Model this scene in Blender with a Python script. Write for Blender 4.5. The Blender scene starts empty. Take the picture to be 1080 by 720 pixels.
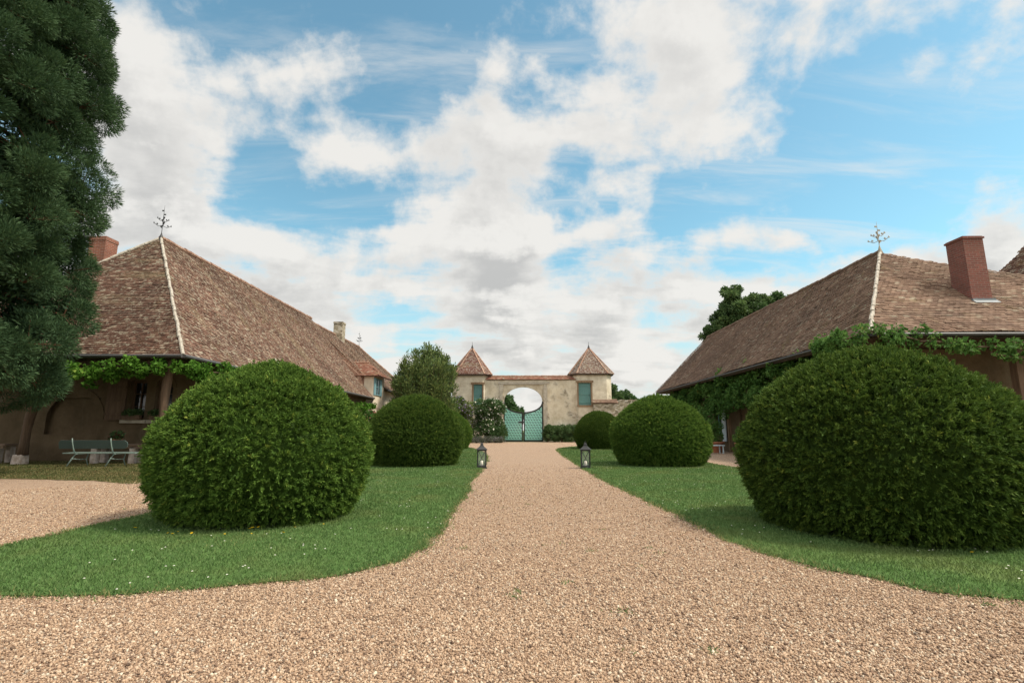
import bpy, math, random
import numpy as np
from mathutils import Vector, Matrix, noise
R = math.radians
rs = np.random.RandomState(7)
random.seed(7)
S = bpy.context.scene
COL = S.collection

# ------------------------------------------------------------------ camera, sky, sun, exposure
cam_d = bpy.data.cameras.new('camera'); cam_d.lens = 18.0; cam_d.sensor_width = 36.0
cam_d.clip_start = 0.05; cam_d.clip_end = 3000
cam = bpy.data.objects.new('camera', cam_d); COL.objects.link(cam)
cam.location = (0, 0, 1.15); cam.rotation_euler = (R(90 + 9.823), 0, R(0.836))
S.camera = cam

SUN_EL, SUN_AZ = 54.0, 102.0        # azimuth measured clockwise from +y (straight ahead)
W = bpy.data.worlds.new('World'); S.world = W; W.use_nodes = True
nt = W.node_tree; nt.nodes.clear()
def nn(t, **k):
    n = nt.nodes.new(t)
    for a, v in k.items(): setattr(n, a, v)
    return n
def mth(op, a, b=None, c=None, clamp=False):
    n = nn('ShaderNodeMath', operation=op, use_clamp=clamp)
    for i, v in enumerate((a, b, c)):
        if v is None: continue
        if isinstance(v, (int, float)): n.inputs[i].default_value = v
        else: nt.links.new(v, n.inputs[i])
    return n.outputs[0]
def vmt(op, a, b=None, out=0):
    n = nn('ShaderNodeVectorMath', operation=op)
    for i, v in enumerate((a, b)):
        if v is None: continue
        if isinstance(v, (tuple, list)): n.inputs[i].default_value = v
        else: nt.links.new(v, n.inputs[i])
    return n.outputs[out]
def sstep(v, a, b, lo=0.0, hi=1.0):
    n = nn('ShaderNodeMapRange', interpolation_type='SMOOTHSTEP')
    nt.links.new(v, n.inputs[0])
    for i, x in ((1, a), (2, b), (3, lo), (4, hi)): n.inputs[i].default_value = x
    return n.outputs[0]
def fbm(vec, scale, detail=8, rough=0.55, dist=0.0):
    n = nn('ShaderNodeTexNoise'); n.inputs['Scale'].default_value = scale
    n.inputs['Detail'].default_value = detail; n.inputs['Roughness'].default_value = rough
    n.inputs['Distortion'].default_value = dist
    nt.links.new(vec, n.inputs['Vector']); return n.outputs['Fac']
def mixc(f, a, b):
    n = nn('ShaderNodeMix', data_type='RGBA')
    nt.links.new(f, n.inputs[0])
    for i, v in ((6, a), (7, b)):
        if isinstance(v, (tuple, list)): n.inputs[i].default_value = (*v[:3], 1)
        else: nt.links.new(v, n.inputs[i])
    return n.outputs[2]
tc = nn('ShaderNodeTexCoord')
dirv = vmt('NORMALIZE', tc.outputs['Generated'])
sky = nn('ShaderNodeTexSky', sky_type='NISHITA'); sky.sun_disc = False
sky.sun_elevation = R(SUN_EL); sky.sun_rotation = R(SUN_AZ)
sky.air_density = 1.0; sky.dust_density = 0.6; sky.ozone_density = 1.2
sep = nn('ShaderNodeSeparateXYZ'); nt.links.new(dirv, sep.inputs[0])
zz = mth('MAXIMUM', sep.outputs[2], 0.0)
den = mth('ADD', zz, 0.16)
comb = nn('ShaderNodeCombineXYZ')
nt.links.new(mth('DIVIDE', sep.outputs[0], den), comb.inputs[0])
nt.links.new(mth('DIVIDE', sep.outputs[1], den), comb.inputs[1])
cl = comb.outputs[0]
# stretch along a wind direction a little
mp = nn('ShaderNodeMapping'); nt.links.new(cl, mp.inputs[0])
mp.inputs['Rotation'].default_value = (0, 0, R(-38)); mp.inputs['Scale'].default_value = (0.8, 1.25, 1)
# world-space cloud banks: (azimuth from +y clockwise, elevation, radius deg, weight)
BANKS = [(-38.4, 32.6, 9, 0.16), (-36.7, 25.2, 13, 0.12), (-32.1, 20.3, 12, 0.10), (-24.1, 33.3, 9, 0.10), (-30.6, 31.4, 6, -0.22), (-24.3, 23.0, 6, -0.2), (-14.9, 39.6, 9, -0.1), (-37.3, 36.3, 8, -0.08), (-7.7, 28.1, 11, 0.18), (1.4, 27.3, 12, 0.135), (-6.4, 21.2, 9, 0.16), (10.7, 34.1, 13, 0.08), (15.5, 39.3, 10, 0.09), (30.3, 35.4, 10, 0.12), (40.8, 34.3, 12, 0.12), (33.3, 24.0, 10, -0.22), (39.6, 26.2, 10, -0.2), (41.6, 20.9, 9, -0.2), (44.9, 24.3, 5, 0.165), (27.0, 29.8, 6, -0.03), (15.5, 22.0, 5, -0.18), (1.3, 13.0, 9, 0.12), (20.4, 18.6, 9, 0.098), (14.1, 13.6, 9, 0.105), (34.2, 17.3, 6, 0.12), (40.3, 15.4, 7, 0.15), (45.1, 15.6, 7, 0.15), (-0.8, 42.0, 9, -0.12), (-19.8, 14.3, 8, 0.09), (7.9, 16.0, 8, -0.02)]
warp = nn('ShaderNodeTexNoise'); warp.inputs['Scale'].default_value = 3.2; warp.inputs['Detail'].default_value = 5
nt.links.new(dirv, warp.inputs['Vector'])
wv = vmt('SUBTRACT', warp.outputs['Color'], (0.5, 0.5, 0.5))
wsc = nn('ShaderNodeVectorMath', operation='SCALE'); nt.links.new(wv, wsc.inputs[0]); wsc.inputs['Scale'].default_value = 0.30
dw = vmt('NORMALIZE', vmt('ADD', dirv, wsc.outputs[0]))
bias = None
for az, el, rad, wgt in BANKS:
    a, e = R(az), R(el)
    d = (math.sin(a) * math.cos(e), math.cos(a) * math.cos(e), math.sin(e))
    dt = vmt('DOT_PRODUCT', dw, d, 1)
    v = sstep(dt, math.cos(R(rad * 1.25)), math.cos(R(rad * 0.25)), 0.0, wgt)
    bias = v if bias is None else mth('ADD', bias, v)
def cloud_base(vec, det):
    sp = nn('ShaderNodeSeparateXYZ'); nt.links.new(vec, sp.inputs[0])
    dn = mth('ADD', mth('MAXIMUM', sp.outputs[2], 0.0), 0.16); cb = nn('ShaderNodeCombineXYZ')
    nt.links.new(mth('DIVIDE', sp.outputs[0], dn), cb.inputs[0]); nt.links.new(mth('DIVIDE', sp.outputs[1], dn), cb.inputs[1])
    m_ = nn('ShaderNodeMapping'); nt.links.new(cb.outputs[0], m_.inputs[0])
    m_.inputs['Location'].default_value = (3.1, 1.7, 0); m_.inputs['Rotation'].default_value = (0, 0, R(-38)); m_.inputs['Scale'].default_value = (0.8, 1.25, 1)
    a_ = fbm(m_.outputs[0], 2.1, det, 0.56, 0.30); b_ = fbm(vec, 7.5, det, 0.60, 0.10)
    q = mth('ADD', mth('MULTIPLY', a_, 0.55), mth('MULTIPLY', b_, 0.45))
    return mth('MULTIPLY_ADD', mth('SUBTRACT', q, 0.5), 2.2, 0.47)
horiz = sstep(sep.outputs[2], 0.46, 0.10, 0.02, 0.27)
env_ = mth('ADD', bias, horiz)
densy = mth('ADD', cloud_base(dirv, 13), env_)
dens_up = mth('ADD', cloud_base(vmt('NORMALIZE', vmt('ADD', dirv, (0.030, 0.0, 0.055))), 7), env_)
# dense cumulus with fairly crisp edges over thin high veils
cover = sstep(densy, 0.48, 0.78)
mp2 = nn('ShaderNodeMapping'); nt.links.new(cl, mp2.inputs[0])
mp2.inputs['Rotation'].default_value = (0, 0, R(-38)); mp2.inputs['Scale'].default_value = (0.55, 2.2, 1)
veil = sstep(fbm(mp2.outputs[0], 2.6, 10, 0.62, 0.6), 0.45, 0.80, 0.0, 0.60)
cover = mth('MAXIMUM', cover, veil)
# the side turned from the sun is grey: thick cloud above this direction shades it
shade = mth('MULTIPLY', sstep(densy, 0.55, 1.05), sstep(mth('ADD', mth('MULTIPLY', dens_up, 0.6), mth('MULTIPLY', mth('SUBTRACT', dens_up, densy), 1.5)), 0.12, 0.72))
shade = mth('MULTIPLY', shade, sstep(sep.outputs[2], 0.65, 0.15, 0.60, 1.0))
cloudc = mixc(shade, (3.80, 3.70, 3.52), (2.30, 2.27, 2.22))
# unseen cloud overhead and behind the camera, added and brightened for soft fill light
boost = mth('MAXIMUM', sstep(sep.outputs[2], 0.74, 0.93, 1.0, 2.6), sstep(sep.outputs[1], 0.05, -0.5, 1.0, 1.7))
bsc = nn('ShaderNodeVectorMath', operation='SCALE'); nt.links.new(cloudc, bsc.inputs[0]); nt.links.new(boost, bsc.inputs['Scale']); cloudc = bsc.outputs[0]
cover = mth('MAXIMUM', cover, sstep(boost, 1.0, 1.6, 0.0, 0.85))
skyg = nn('ShaderNodeMix', data_type='RGBA', blend_type='MULTIPLY'); skyg.inputs[0].default_value = 1
nt.links.new(sky.outputs[0], skyg.inputs[6]); skyg.inputs[7].default_value = (0.74, 0.99, 0.82, 1)
# pale humid band low over the horizon instead of a glaring one
skyc = mixc(sstep(sep.outputs[2], 0.30, 0.02, 0.0, 0.9), skyg.outputs[2], (2.7, 3.0, 3.15))
fin = mixc(mth('MULTIPLY', cover, 0.96), skyc, cloudc)
bg = nn('ShaderNodeBackground'); bg.inputs['Strength'].default_value = 0.13
nt.links.new(fin, bg.inputs['Color'])
wo = nn('ShaderNodeOutputWorld'); nt.links.new(bg.outputs[0], wo.inputs['Surface'])

sd = bpy.data.lights.new('sun', 'SUN'); sd.energy = 2.6; sd.angle = R(10); sd.color = (1.0, 0.91, 0.78)
sun = bpy.data.objects.new('sun', sd); COL.objects.link(sun)
_a, _e = R(SUN_AZ), R(SUN_EL)
sv = Vector((math.sin(_a) * math.cos(_e), math.cos(_a) * math.cos(_e), math.sin(_e)))
sun.rotation_euler = sv.to_track_quat('Z', 'Y').to_euler(); sun.location = (30, -5, 40)
S.view_settings.view_transform = 'Standard'; S.view_settings.look = 'None'
S.view_settings.exposure = 0.84; S.view_settings.gamma = 1.0
S.render.engine = 'CYCLES'

# ------------------------------------------------------------------ materials
def lin(c):
    return tuple(((x / 255) / 12.92 if x / 255 <= 0.04045 else ((x / 255 + 0.055) / 1.055) ** 2.4) for x in c)
class MatB:
    def __init__(s, name, rough=0.8, spec=0.3):
        s.m = bpy.data.materials.new(name); s.m.use_nodes = True
        s.t = s.m.node_tree; s.b = s.t.nodes['Principled BSDF']
        s.b.inputs['Roughness'].default_value = rough
        s.b.inputs['Specular IOR Level'].default_value = spec
        s.out = s.t.nodes['Material Output']
        s.co = s.t.nodes.new('ShaderNodeTexCoord')
    def n(s, t, **k):
        x = s.t.nodes.new(t)
        for a, v in k.items(): setattr(x, a, v)
        return x
    def l(s, a, b): s.t.links.new(a, b)
    def noise(s, scale, detail=6, rough=0.55, vec=None, dist=0.0, out='Fac', stretch=None):
        x = s.n('ShaderNodeTexNoise'); x.inputs['Scale'].default_value = scale
        x.inputs['Detail'].default_value = detail; x.inputs['Roughness'].default_value = rough
        x.inputs['Distortion'].default_value = dist
        v = vec or s.co.outputs['Object']
        if stretch:
            m = s.n('ShaderNodeMapping'); s.l(v, m.inputs[0]); m.inputs['Scale'].default_value = stretch; v = m.outputs[0]
        s.l(v, x.inputs['Vector']); return x.outputs[out]
    def voro(s, scale, feature='F1', out='Color', vec=None, rnd=1.0):
        x = s.n('ShaderNodeTexVoronoi', feature=feature); x.inputs['Scale'].default_value = scale
        x.inputs['Randomness'].default_value = rnd
        s.l(vec or s.co.outputs['Object'], x.inputs['Vector']); return x.outputs[out]
    def attr(s, name='rnd', out='Fac'):
        x = s.n('ShaderNodeAttribute'); x.attribute_name = name; return x.outputs[out]
    def ramp(s, f, stops, interp='LINEAR'):
        x = s.n('ShaderNodeValToRGB'); x.color_ramp.interpolation = interp
        e = x.color_ramp.elements
        while len(e) < len(stops): e.new(0.5)
        for i, (p, c) in enumerate(stops):
            e[i].position = p; e[i].color = (*c[:3], 1)
        s.l(f, x.inputs[0]); return x.outputs[0]
    def mix(s, f, a, b, mode='MIX'):
        x = s.n('ShaderNodeMix', data_type='RGBA', blend_type=mode)
        if isinstance(f, (int, float)): x.inputs[0].default_value = f
        else: s.l(f, x.inputs[0])
        for i, v in ((6, a), (7, b)):
            if isinstance(v, (tuple, list)): x.inputs[i].default_value = (*v[:3], 1)
            else: s.l(v, x.inputs[i])
        return x.outputs[2]
    def step(s, v, a, b, lo=0., hi=1.):
        x = s.n('ShaderNodeMapRange', interpolation_type='SMOOTHSTEP'); s.l(v, x.inputs[0])
        for i, q in ((1, a), (2, b), (3, lo), (4, hi)): x.inputs[i].default_value = q
        return x.outputs[0]
    def math(s, op, a, b):
        x = s.n('ShaderNodeMath', operation=op)
        for i, v in enumerate((a, b)):
            if isinstance(v, (int, float)): x.inputs[i].default_value = v
            else: s.l(v, x.inputs[i])
        return x.outputs[0]
    def color(s, c):
        if isinstance(c, (tuple, list)): s.b.inputs['Base Color'].default_value = (*c[:3], 1)
        else: s.l(c, s.b.inputs['Base Color'])
        return s
    def bump(s, h, strength=0.5, dist=0.02):
        x = s.n('ShaderNodeBump'); x.inputs['Strength'].default_value = strength; x.inputs['Distance'].default_value = dist
        s.l(h, x.inputs['Height']); s.l(x.outputs[0], s.b.inputs['Normal']); return s
    def translucent(s, c, f):
        t = s.n('ShaderNodeBsdfTranslucent')
        if isinstance(c, (tuple, list)): t.inputs[0].default_value = (*c[:3], 1)
        else: s.l(c, t.inputs[0])
        m = s.n('ShaderNodeMixShader'); m.inputs[0].default_value = f
        s.l(s.b.outputs[0], m.inputs[1]); s.l(t.outputs[0], m.inputs[2]); s.l(m.outputs[0], s.out.inputs[0]); return s

def leaf_mat(name, stops, tr=0.25, rough=0.55, spec=0.25, patch=None, pscale=1.5):
    b = MatB(name, rough, spec)
    c = b.ramp(b.attr(), stops)
    if patch:
        f = b.step(b.noise(pscale, 4), 0.45, 0.72)
        c = b.mix(b.math('MULTIPLY', f, 0.6), c, patch)
    b.color(c).translucent(c, tr)
    return b.m
M = {}
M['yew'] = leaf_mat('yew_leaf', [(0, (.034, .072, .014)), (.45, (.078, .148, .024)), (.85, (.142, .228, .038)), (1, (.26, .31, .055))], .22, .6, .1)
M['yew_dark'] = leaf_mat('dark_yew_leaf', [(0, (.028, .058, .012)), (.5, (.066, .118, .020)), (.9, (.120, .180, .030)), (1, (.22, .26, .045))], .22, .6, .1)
M['redwood'] = leaf_mat('redwood_needle', [(0, (.026, .054, .024)), (.5, (.052, .100, .042)), (1, (.100, .160, .064))], .18, .6, .15)
M['vine'] = leaf_mat('vine_leaf', [(0, (.04, .11, .012)), (.5, (.08, .19, .022)), (.93, (.14, .28, .04)), (1, (.30, .28, .05))], .4, .65, .12)
M['vine_dull'] = leaf_mat('wisteria_leaf', [(0, (.045, .11, .022)), (.5, (.085, .18, .04)), (.92, (.15, .26, .065)), (1, (.28, .24, .07))], .4, .65, .12)
M['shrub'] = leaf_mat('shrub_leaf', [(0, (.055, .095, .028)), (.5, (.11, .165, .05)), (1, (.24, .29, .085))], .3, .55, .25)
M['broadleaf'] = leaf_mat('broad_leaf', [(0, (.045, .085, .030)), (.5, (.085, .145, .048)), (1, (.17, .24, .08))], .38, .5, .25)
M['hedge'] = leaf_mat('hedge_leaf', [(0, (.042, .085, .028)), (.5, (.075, .140, .046)), (1, (.14, .21, .07))], .25, .5, .25)
M['lavender'] = leaf_mat('lavender_leaf', [(0, (.06, .085, .05)), (.6, (.11, .13, .085)), (1, (.20, .19, .16))], .2)
M['grass'] = leaf_mat('grass_blade', [(0, (.058, .115, .030)), (.5, (.112, .190, .058)), (.93, (.18, .265, .09)), (1, (.36, .31, .13))], .35, .55, .2, (.17, .195, .065), .9)
M['dry_grass'] = leaf_mat('dry_grass_blade', [(0, (.055, .075, .022)), (.5, (.12, .115, .04)), (1, (.26, .19, .09))], .25, .6, .2, (.05, .09, .02), .7)
def petal(name, c):
    b = MatB(name, .6, .2); b.color(c).translucent(c, .3); return b.m
M['white_petal'] = petal('white_petal', (.80, .76, .66)); M['lilac_petal'] = petal('lilac_petal', (.33, .26, .38))
M['pink_petal'] = petal('pink_petal', (.62, .25, .22)); M['red_petal'] = petal('red_petal', (.20, .02, .03))
M['yellow_petal'] = petal('yellow_petal', (.80, .55, .02))

def bark(name, c0, c1):
    b = MatB(name, .9, .1); n = b.noise(3.0, 8, .65, stretch=(4, 4, .6))
    b.color(b.ramp(n, [(.3, c0), (.7, c1)])).bump(n, .8, .03); return b.m
M['bark'] = bark('bark', (.05, .035, .025), (.16, .12, .085))
M['red_bark'] = bark('red_bark', (.07, .032, .02), (.20, .10, .06))
M['stem'] = bark('stem', (.06, .045, .03), (.15, .11, .07))

def gravel_mat(name, isbase):
    b = MatB(name, .85, .25)
    stops = [(0, (.09, .058, .04)), (.10, (.18, .112, .075)), (.3, (.325, .212, .134)), (.6, (.42, .285, .185)), (.84, (.50, .365, .25)), (.95, (.62, .52, .39)), (1, (.24, .195, .155))]
    if isbase:
        v = b.n('ShaderNodeTexVoronoi', feature='F1'); v.inputs['Scale'].default_value = 75
        b.l(b.co.outputs['Object'], v.inputs['Vector'])
        s = b.n('ShaderNodeSeparateColor'); b.l(v.outputs['Color'], s.inputs[0])
        c = b.ramp(s.outputs[0], stops)
        n = b.noise(.55, 5); c = b.mix(b.step(n, .35, .7, 0, .28), c, (.38, .255, .16))
        g = b.step(b.noise(1.1, 6, .6), .66, .76, 0, .35); c = b.mix(g, c, (.16, .17, .06))
        c = b.mix(.12, c, (.22, .145, .10)); gap_shade = b.step(v.outputs['Distance'], .50, .80, 0, .8); c = b.mix(gap_shade, c, (.14, .09, .065))  # bed colour darkened, most in the gaps, to paint in shade between stones
        h = b.math('MULTIPLY', v.outputs['Distance'], -1.0)
        b.color(c).bump(h, .9, .012)
    else:
        c = b.ramp(b.attr(), stops)
        n = b.noise(.55, 5); c = b.mix(b.step(n, .35, .7, 0, .28), c, (.38, .255, .16))
        b.color(c)
    return b.m
M['gravel'] = gravel_mat('gravel_bed', True); M['pebble'] = gravel_mat('gravel_stone', False)
b = MatB('lawn_soil', .95, .1); n = b.noise(14, 6)
b.color(b.mix(b.step(b.noise(.9, 4), .45, .72, 0, .6), b.ramp(n, [(.3, (.052, .105, .026)), (.7, (.095, .17, .048))]), (.15, .18, .06))).bump(n, .6, .03); M['lawn'] = b.m
b = MatB('verge_soil', .95, .1); n = b.noise(3, 7); b.color(b.ramp(n, [(.35, (.05, .085, .022)), (.6, (.17, .125, .06))])).bump(n, .5, .03); M['verge'] = b.m
b = MatB('meadow', .95, .1); n = b.noise(.3, 8); b.color(b.ramp(n, [(.3, (.05, .09, .03)), (.7, (.11, .14, .05))])); M['meadow'] = b.m

def tile_mat(name, c0, c1, c2, lich, lf, streak=None):
    b = MatB(name, .85, .2)
    c = b.ramp(b.attr(), [(0, c0), (.5, c1), (.84, c2), (.93, (.38, .27, .19)), (1, (.50, .42, .31))])
    big = b.noise(.45, 6, .6); c = b.mix(b.step(big, .42, .68, 0, .45), c, (.11, .070, .052))
    wa = b.noise(7.0, 7, .7); c = b.mix(b.step(wa, 1 - lf, 1 - lf + .10, 0, .85), c, lich)
    ye = b.noise(1.2, 8, .65, dist=.6); c = b.mix(b.step(ye, .55, .74, 0, .5), c, (.24, .19, .075))
    st = b.noise(.9, 6, .6, stretch=(.22, 1.7, .22)); c = b.mix(b.step(st, .54, .68, 0, .42), c, (.33, .27, .15) if lf > .44 else (.30, .225, .16)); sd_ = b.noise(1.3, 5, .6, stretch=(.2, 1.4, .2)); c = b.mix(b.step(sd_, .56, .7, 0, .4), c, (.085, .055, .045))
    fine = b.noise(40, 3)
    b.color(b.mix(b.step(fine, .3, .7, 0, .35), c, (.07, .05, .04))).bump(fine, .4, .006)
    return b.m
M['tile_warm'] = tile_mat('warm_clay_tile', (.125, .064, .044), (.205, .105, .072), (.29, .16, .112), (.52, .45, .34), .48)
M['tile_brown'] = tile_mat('brown_clay_tile', (.20, .122, .084), (.285, .177, .122), (.365, .235, .165), (.44, .35, .255), .42)
M['tile_tower'] = tile_mat('mottled_tower_tile', (.16, .065, .048), (.23, .095, .07), (.30, .15, .11), (.52, .47, .40), .50)
M['tile_tower_pale'] = tile_mat('lichen_tower_tile', (.19, .10, .075), (.26, .15, .11), (.33, .21, .16), (.52, .47, .40), .53)
M['tile_coping'] = tile_mat('red_coping_tile', (.24, .10, .065), (.33, .15, .10), (.42, .22, .15), (.50, .42, .34), .40)
b = MatB('ridge_mortar', .9, .2); n = b.noise(9, 6); b.color(b.ramp(n, [(.3, (.28, .24, .19)), (.7, (.50, .46, .39))])).bump(n, .6, .02); M['mortar'] = b.m
b = MatB('ridge_tile', .85, .2); n = b.noise(6, 7); b.color(b.ramp(n, [(.3, (.19, .10, .07)), (.55, (.33, .20, .14)), (.75, (.46, .40, .32))])).bump(n, .5, .02); M['ridge'] = b.m

def render_mat(name, c0, c1, stone=0.0, stain=(.20, .17, .12)):
    b = MatB(name, .92, .15)
    n = b.noise(1.1, 10, .68); c = b.ramp(n, [(.36, c0), (.62, c1)])
    st = b.noise(.5, 7, .65, stretch=(1.6, 1.6, .5)); c = b.mix(b.step(st, .5, .75, 0, .55), c, stain)
    h = b.noise(22, 6)
    if stone:
        v = b.n('ShaderNodeTexVoronoi', feature='DISTANCE_TO_EDGE'); v.inputs['Scale'].default_value = 3.4
        m = b.n('ShaderNodeMapping'); m.inputs['Scale'].default_value = (1, 1, 1.7)
        wn = b.noise(2.2, 3, out='Color'); ad = b.n('ShaderNodeVectorMath', operation='MULTIPLY_ADD')
        b.l(wn, ad.inputs[0]); ad.inputs[1].default_value = (.22, .22, .22); b.l(b.co.outputs['Object'], ad.inputs[2])
        b.l(ad.outputs[0], m.inputs[0]); b.l(m.outputs[0], v.inputs['Vector'])
        v2 = b.n('ShaderNodeTexVoronoi', feature='F1'); v2.inputs['Scale'].default_value = 3.4; b.l(m.outputs[0], v2.inputs['Vector'])
        s = b.n('ShaderNodeSeparateColor'); b.l(v2.outputs['Color'], s.inputs[0])
        sc = b.ramp(s.outputs[0], [(0, (.17, .14, .10)), (.4, (.29, .245, .17)), (.75, (.40, .345, .26)), (1, (.46, .42, .35))])
        sc = b.mix(b.step(v.outputs['Distance'], 0, .06, .6, 0), sc, (.42, .36, .27))
        patch = b.step(b.noise(.55, 7, .62), 1 - stone - .05, 1 - stone + .07)
        c = b.mix(patch, c, sc)
        h = b.math('ADD', b.math('MULTIPLY', b.step(v.outputs['Distance'], 0, .1), b.math('MULTIPLY', patch, 1.6)), h)
    b.color(c).bump(h, .6, .02); return b.m
M['plaster_gate'] = render_mat('ochre_lime_plaster', (.46, .385, .27), (.70, .63, .49), .42, (.30, .25, .18))
M['plaster_tower'] = render_mat('tower_lime_plaster', (.47, .40, .29), (.70, .63, .50), .40, (.32, .27, .20))
M['rubble'] = render_mat('rubble_stone', (.30, .25, .17), (.42, .36, .25), .9)
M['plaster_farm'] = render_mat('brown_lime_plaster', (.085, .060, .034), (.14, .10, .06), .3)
M['plaster_cream'] = render_mat('cream_plaster', (.56, .48, .36), (.66, .58, .46), .0)
b = MatB('cut_stone', .9, .2); n = b.noise(4, 8); b.color(b.ramp(n, [(.3, (.30, .26, .20)), (.7, (.47, .42, .34))])).bump(n, .5, .02); M['stone'] = b.m
b = MatB('pale_stone', .9, .2); n = b.noise(7, 8); b.color(b.ramp(n, [(.35, (.34, .27, .22)), (.65, (.58, .50, .44))])).bump(n, .7, .03); M['pale_stone'] = b.m
def brick_mat(name, c1, c2, mort):
    b = MatB(name, .9, .15); uv = b.n('ShaderNodeUVMap')
    t = b.n('ShaderNodeTexBrick'); t.inputs['Scale'].default_value = 1.0
    t.inputs['Brick Width'].default_value = .23; t.inputs['Row Height'].default_value = .075; t.inputs['Mortar Size'].default_value = .008
    t.inputs['Color1'].default_value = (*c1, 1); t.inputs['Color2'].default_value = (*c2, 1); t.inputs['Mortar'].default_value = (*mort, 1)
    b.l(uv.outputs[0], t.inputs['Vector']); n = b.noise(2.5, 7)
    b.color(b.mix(b.step(n, .4, .7, 0, .45), t.outputs[0], (.14, .075, .055)))
    b.bump(b.math('MULTIPLY', t.outputs['Fac'], -1.0), .5, .012); return b.m
M['brick'] = brick_mat('red_brick', (.33, .115, .07), (.24, .08, .055), (.34, .27, .21))
M['brick_dark'] = brick_mat('weathered_brick', (.24, .085, .065), (.17, .065, .052), (.22, .16, .13))
def wood(name, c0, c1, rough=.8, spec=.2, st=(9, 9, .7)):
    b = MatB(name, rough, spec); n = b.noise(2.0, 8, .65, stretch=st); b.color(b.ramp(n, [(.3, c0), (.7, c1)])).bump(n, .5, .01); return b.m
M['timber'] = wood('old_oak', (.07, .045, .03), (.17, .11, .07)); M['timber_pale'] = wood('weathered_oak', (.13, .085, .05), (.30, .20, .12))
M['soffit'] = wood('soffit_board', (.045, .032, .022), (.10, .07, .05))
M['plank'] = wood('table_plank', (.13, .085, .06), (.24, .17, .12), st=(.7, 9, 9))
def paint(name, c, rough=.5, wear=(.3, .28, .22), amt=.35):
    b = MatB(name, rough, .4); n = b.noise(3, 8, .65); b.color(b.mix(b.step(n, .52, .8, 0, amt), c, wear)); b.bump(b.noise(18, 4), .15, .004); return b.m
M['gate_green'] = paint('turquoise_paint', (.34, .76, .63), .45, (.44, .74, .62), .5)
M['door_teal'] = paint('teal_paint', (.10, .22, .20), .55, (.18, .29, .26), .6)
M['blue_paint'] = paint('grey_blue_paint', (.16, .30, .33), .55)
M['bench_green'] = paint('grey_green_paint', (.19, .25, .215), .5, (.30, .35, .31), .5)
M['bench_dark'] = paint('dark_green_paint', (.065, .095, .085), .5, (.14, .18, .16), .5)
M['iron'] = paint('black_iron', (.018, .018, .017), .5, (.07, .05, .04), .4)
M['zinc'] = paint('grey_zinc', (.075, .072, .07), .55, (.16, .15, .14), .5)
M['lead'] = paint('pale_lead', (.15, .17, .18), .5, (.5, .5, .5), .5)
M['terracotta'] = paint('terracotta', (.36, .14, .075), .8, (.46, .28, .2), .5)
M['candle'] = paint('candle_wax', (.75, .70, .58), .5, (.7, .62, .5), .2)
M['linen'] = paint('pale_blue_cloth', (.50, .58, .62), .8, (.6, .6, .6), .3)
M['white_enamel'] = paint('pale_enamel', (.42, .50, .50), .4, (.5, .5, .48), .3)
b = MatB('old_window_glass', .08, .5); b.color((.015, .017, .018)); M['glass'] = b.m
b = MatB('clear_glass', .05, .5); b.color((.9, .95, .93)); b.b.inputs['Alpha'].default_value = .05; M['lantern_glass'] = b.m

# ------------------------------------------------------------------ helpers
def tag(o, label=None, cat=None, group=None, kind=None):
    if label: o['label'] = label
    if cat: o['category'] = cat
    if group: o['group'] = group
    if kind: o['kind'] = kind
    return o
def empty(name, loc=(0, 0, 0), rz=0.0, label=None, cat=None, group=None):
    o = bpy.data.objects.new(name, None); COL.objects.link(o); o.empty_display_size = .2
    o.location = loc; o.rotation_euler = (0, 0, rz); return tag(o, label, cat, group)
def link_mesh(name, me, mat, parent=None):
    me.materials.append(mat); o = bpy.data.objects.new(name, me); COL.objects.link(o)
    if parent: o.parent = parent
    return o
def np_mesh(name, V, F, mat, parent=None, rnd=None, smooth=False):
    V = np.asarray(V, np.float32); F = np.asarray(F, np.int32); k = F.shape[1]
    me = bpy.data.meshes.new(name)
    me.vertices.add(len(V)); me.vertices.foreach_set('co', V.ravel())
    me.loops.add(F.size); me.loops.foreach_set('vertex_index', F.ravel())
    me.polygons.add(len(F)); me.polygons.foreach_set('loop_start', np.arange(len(F), dtype=np.int32) * k)
    if smooth: me.polygons.foreach_set('use_smooth', np.ones(len(F), bool))
    if rnd is not None:
        a = me.attributes.new('rnd', 'FLOAT', 'FACE'); a.data.foreach_set('value', np.asarray(rnd, np.float32))
    me.update(calc_edges=True)
    return link_mesh(name, me, mat, parent)
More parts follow.
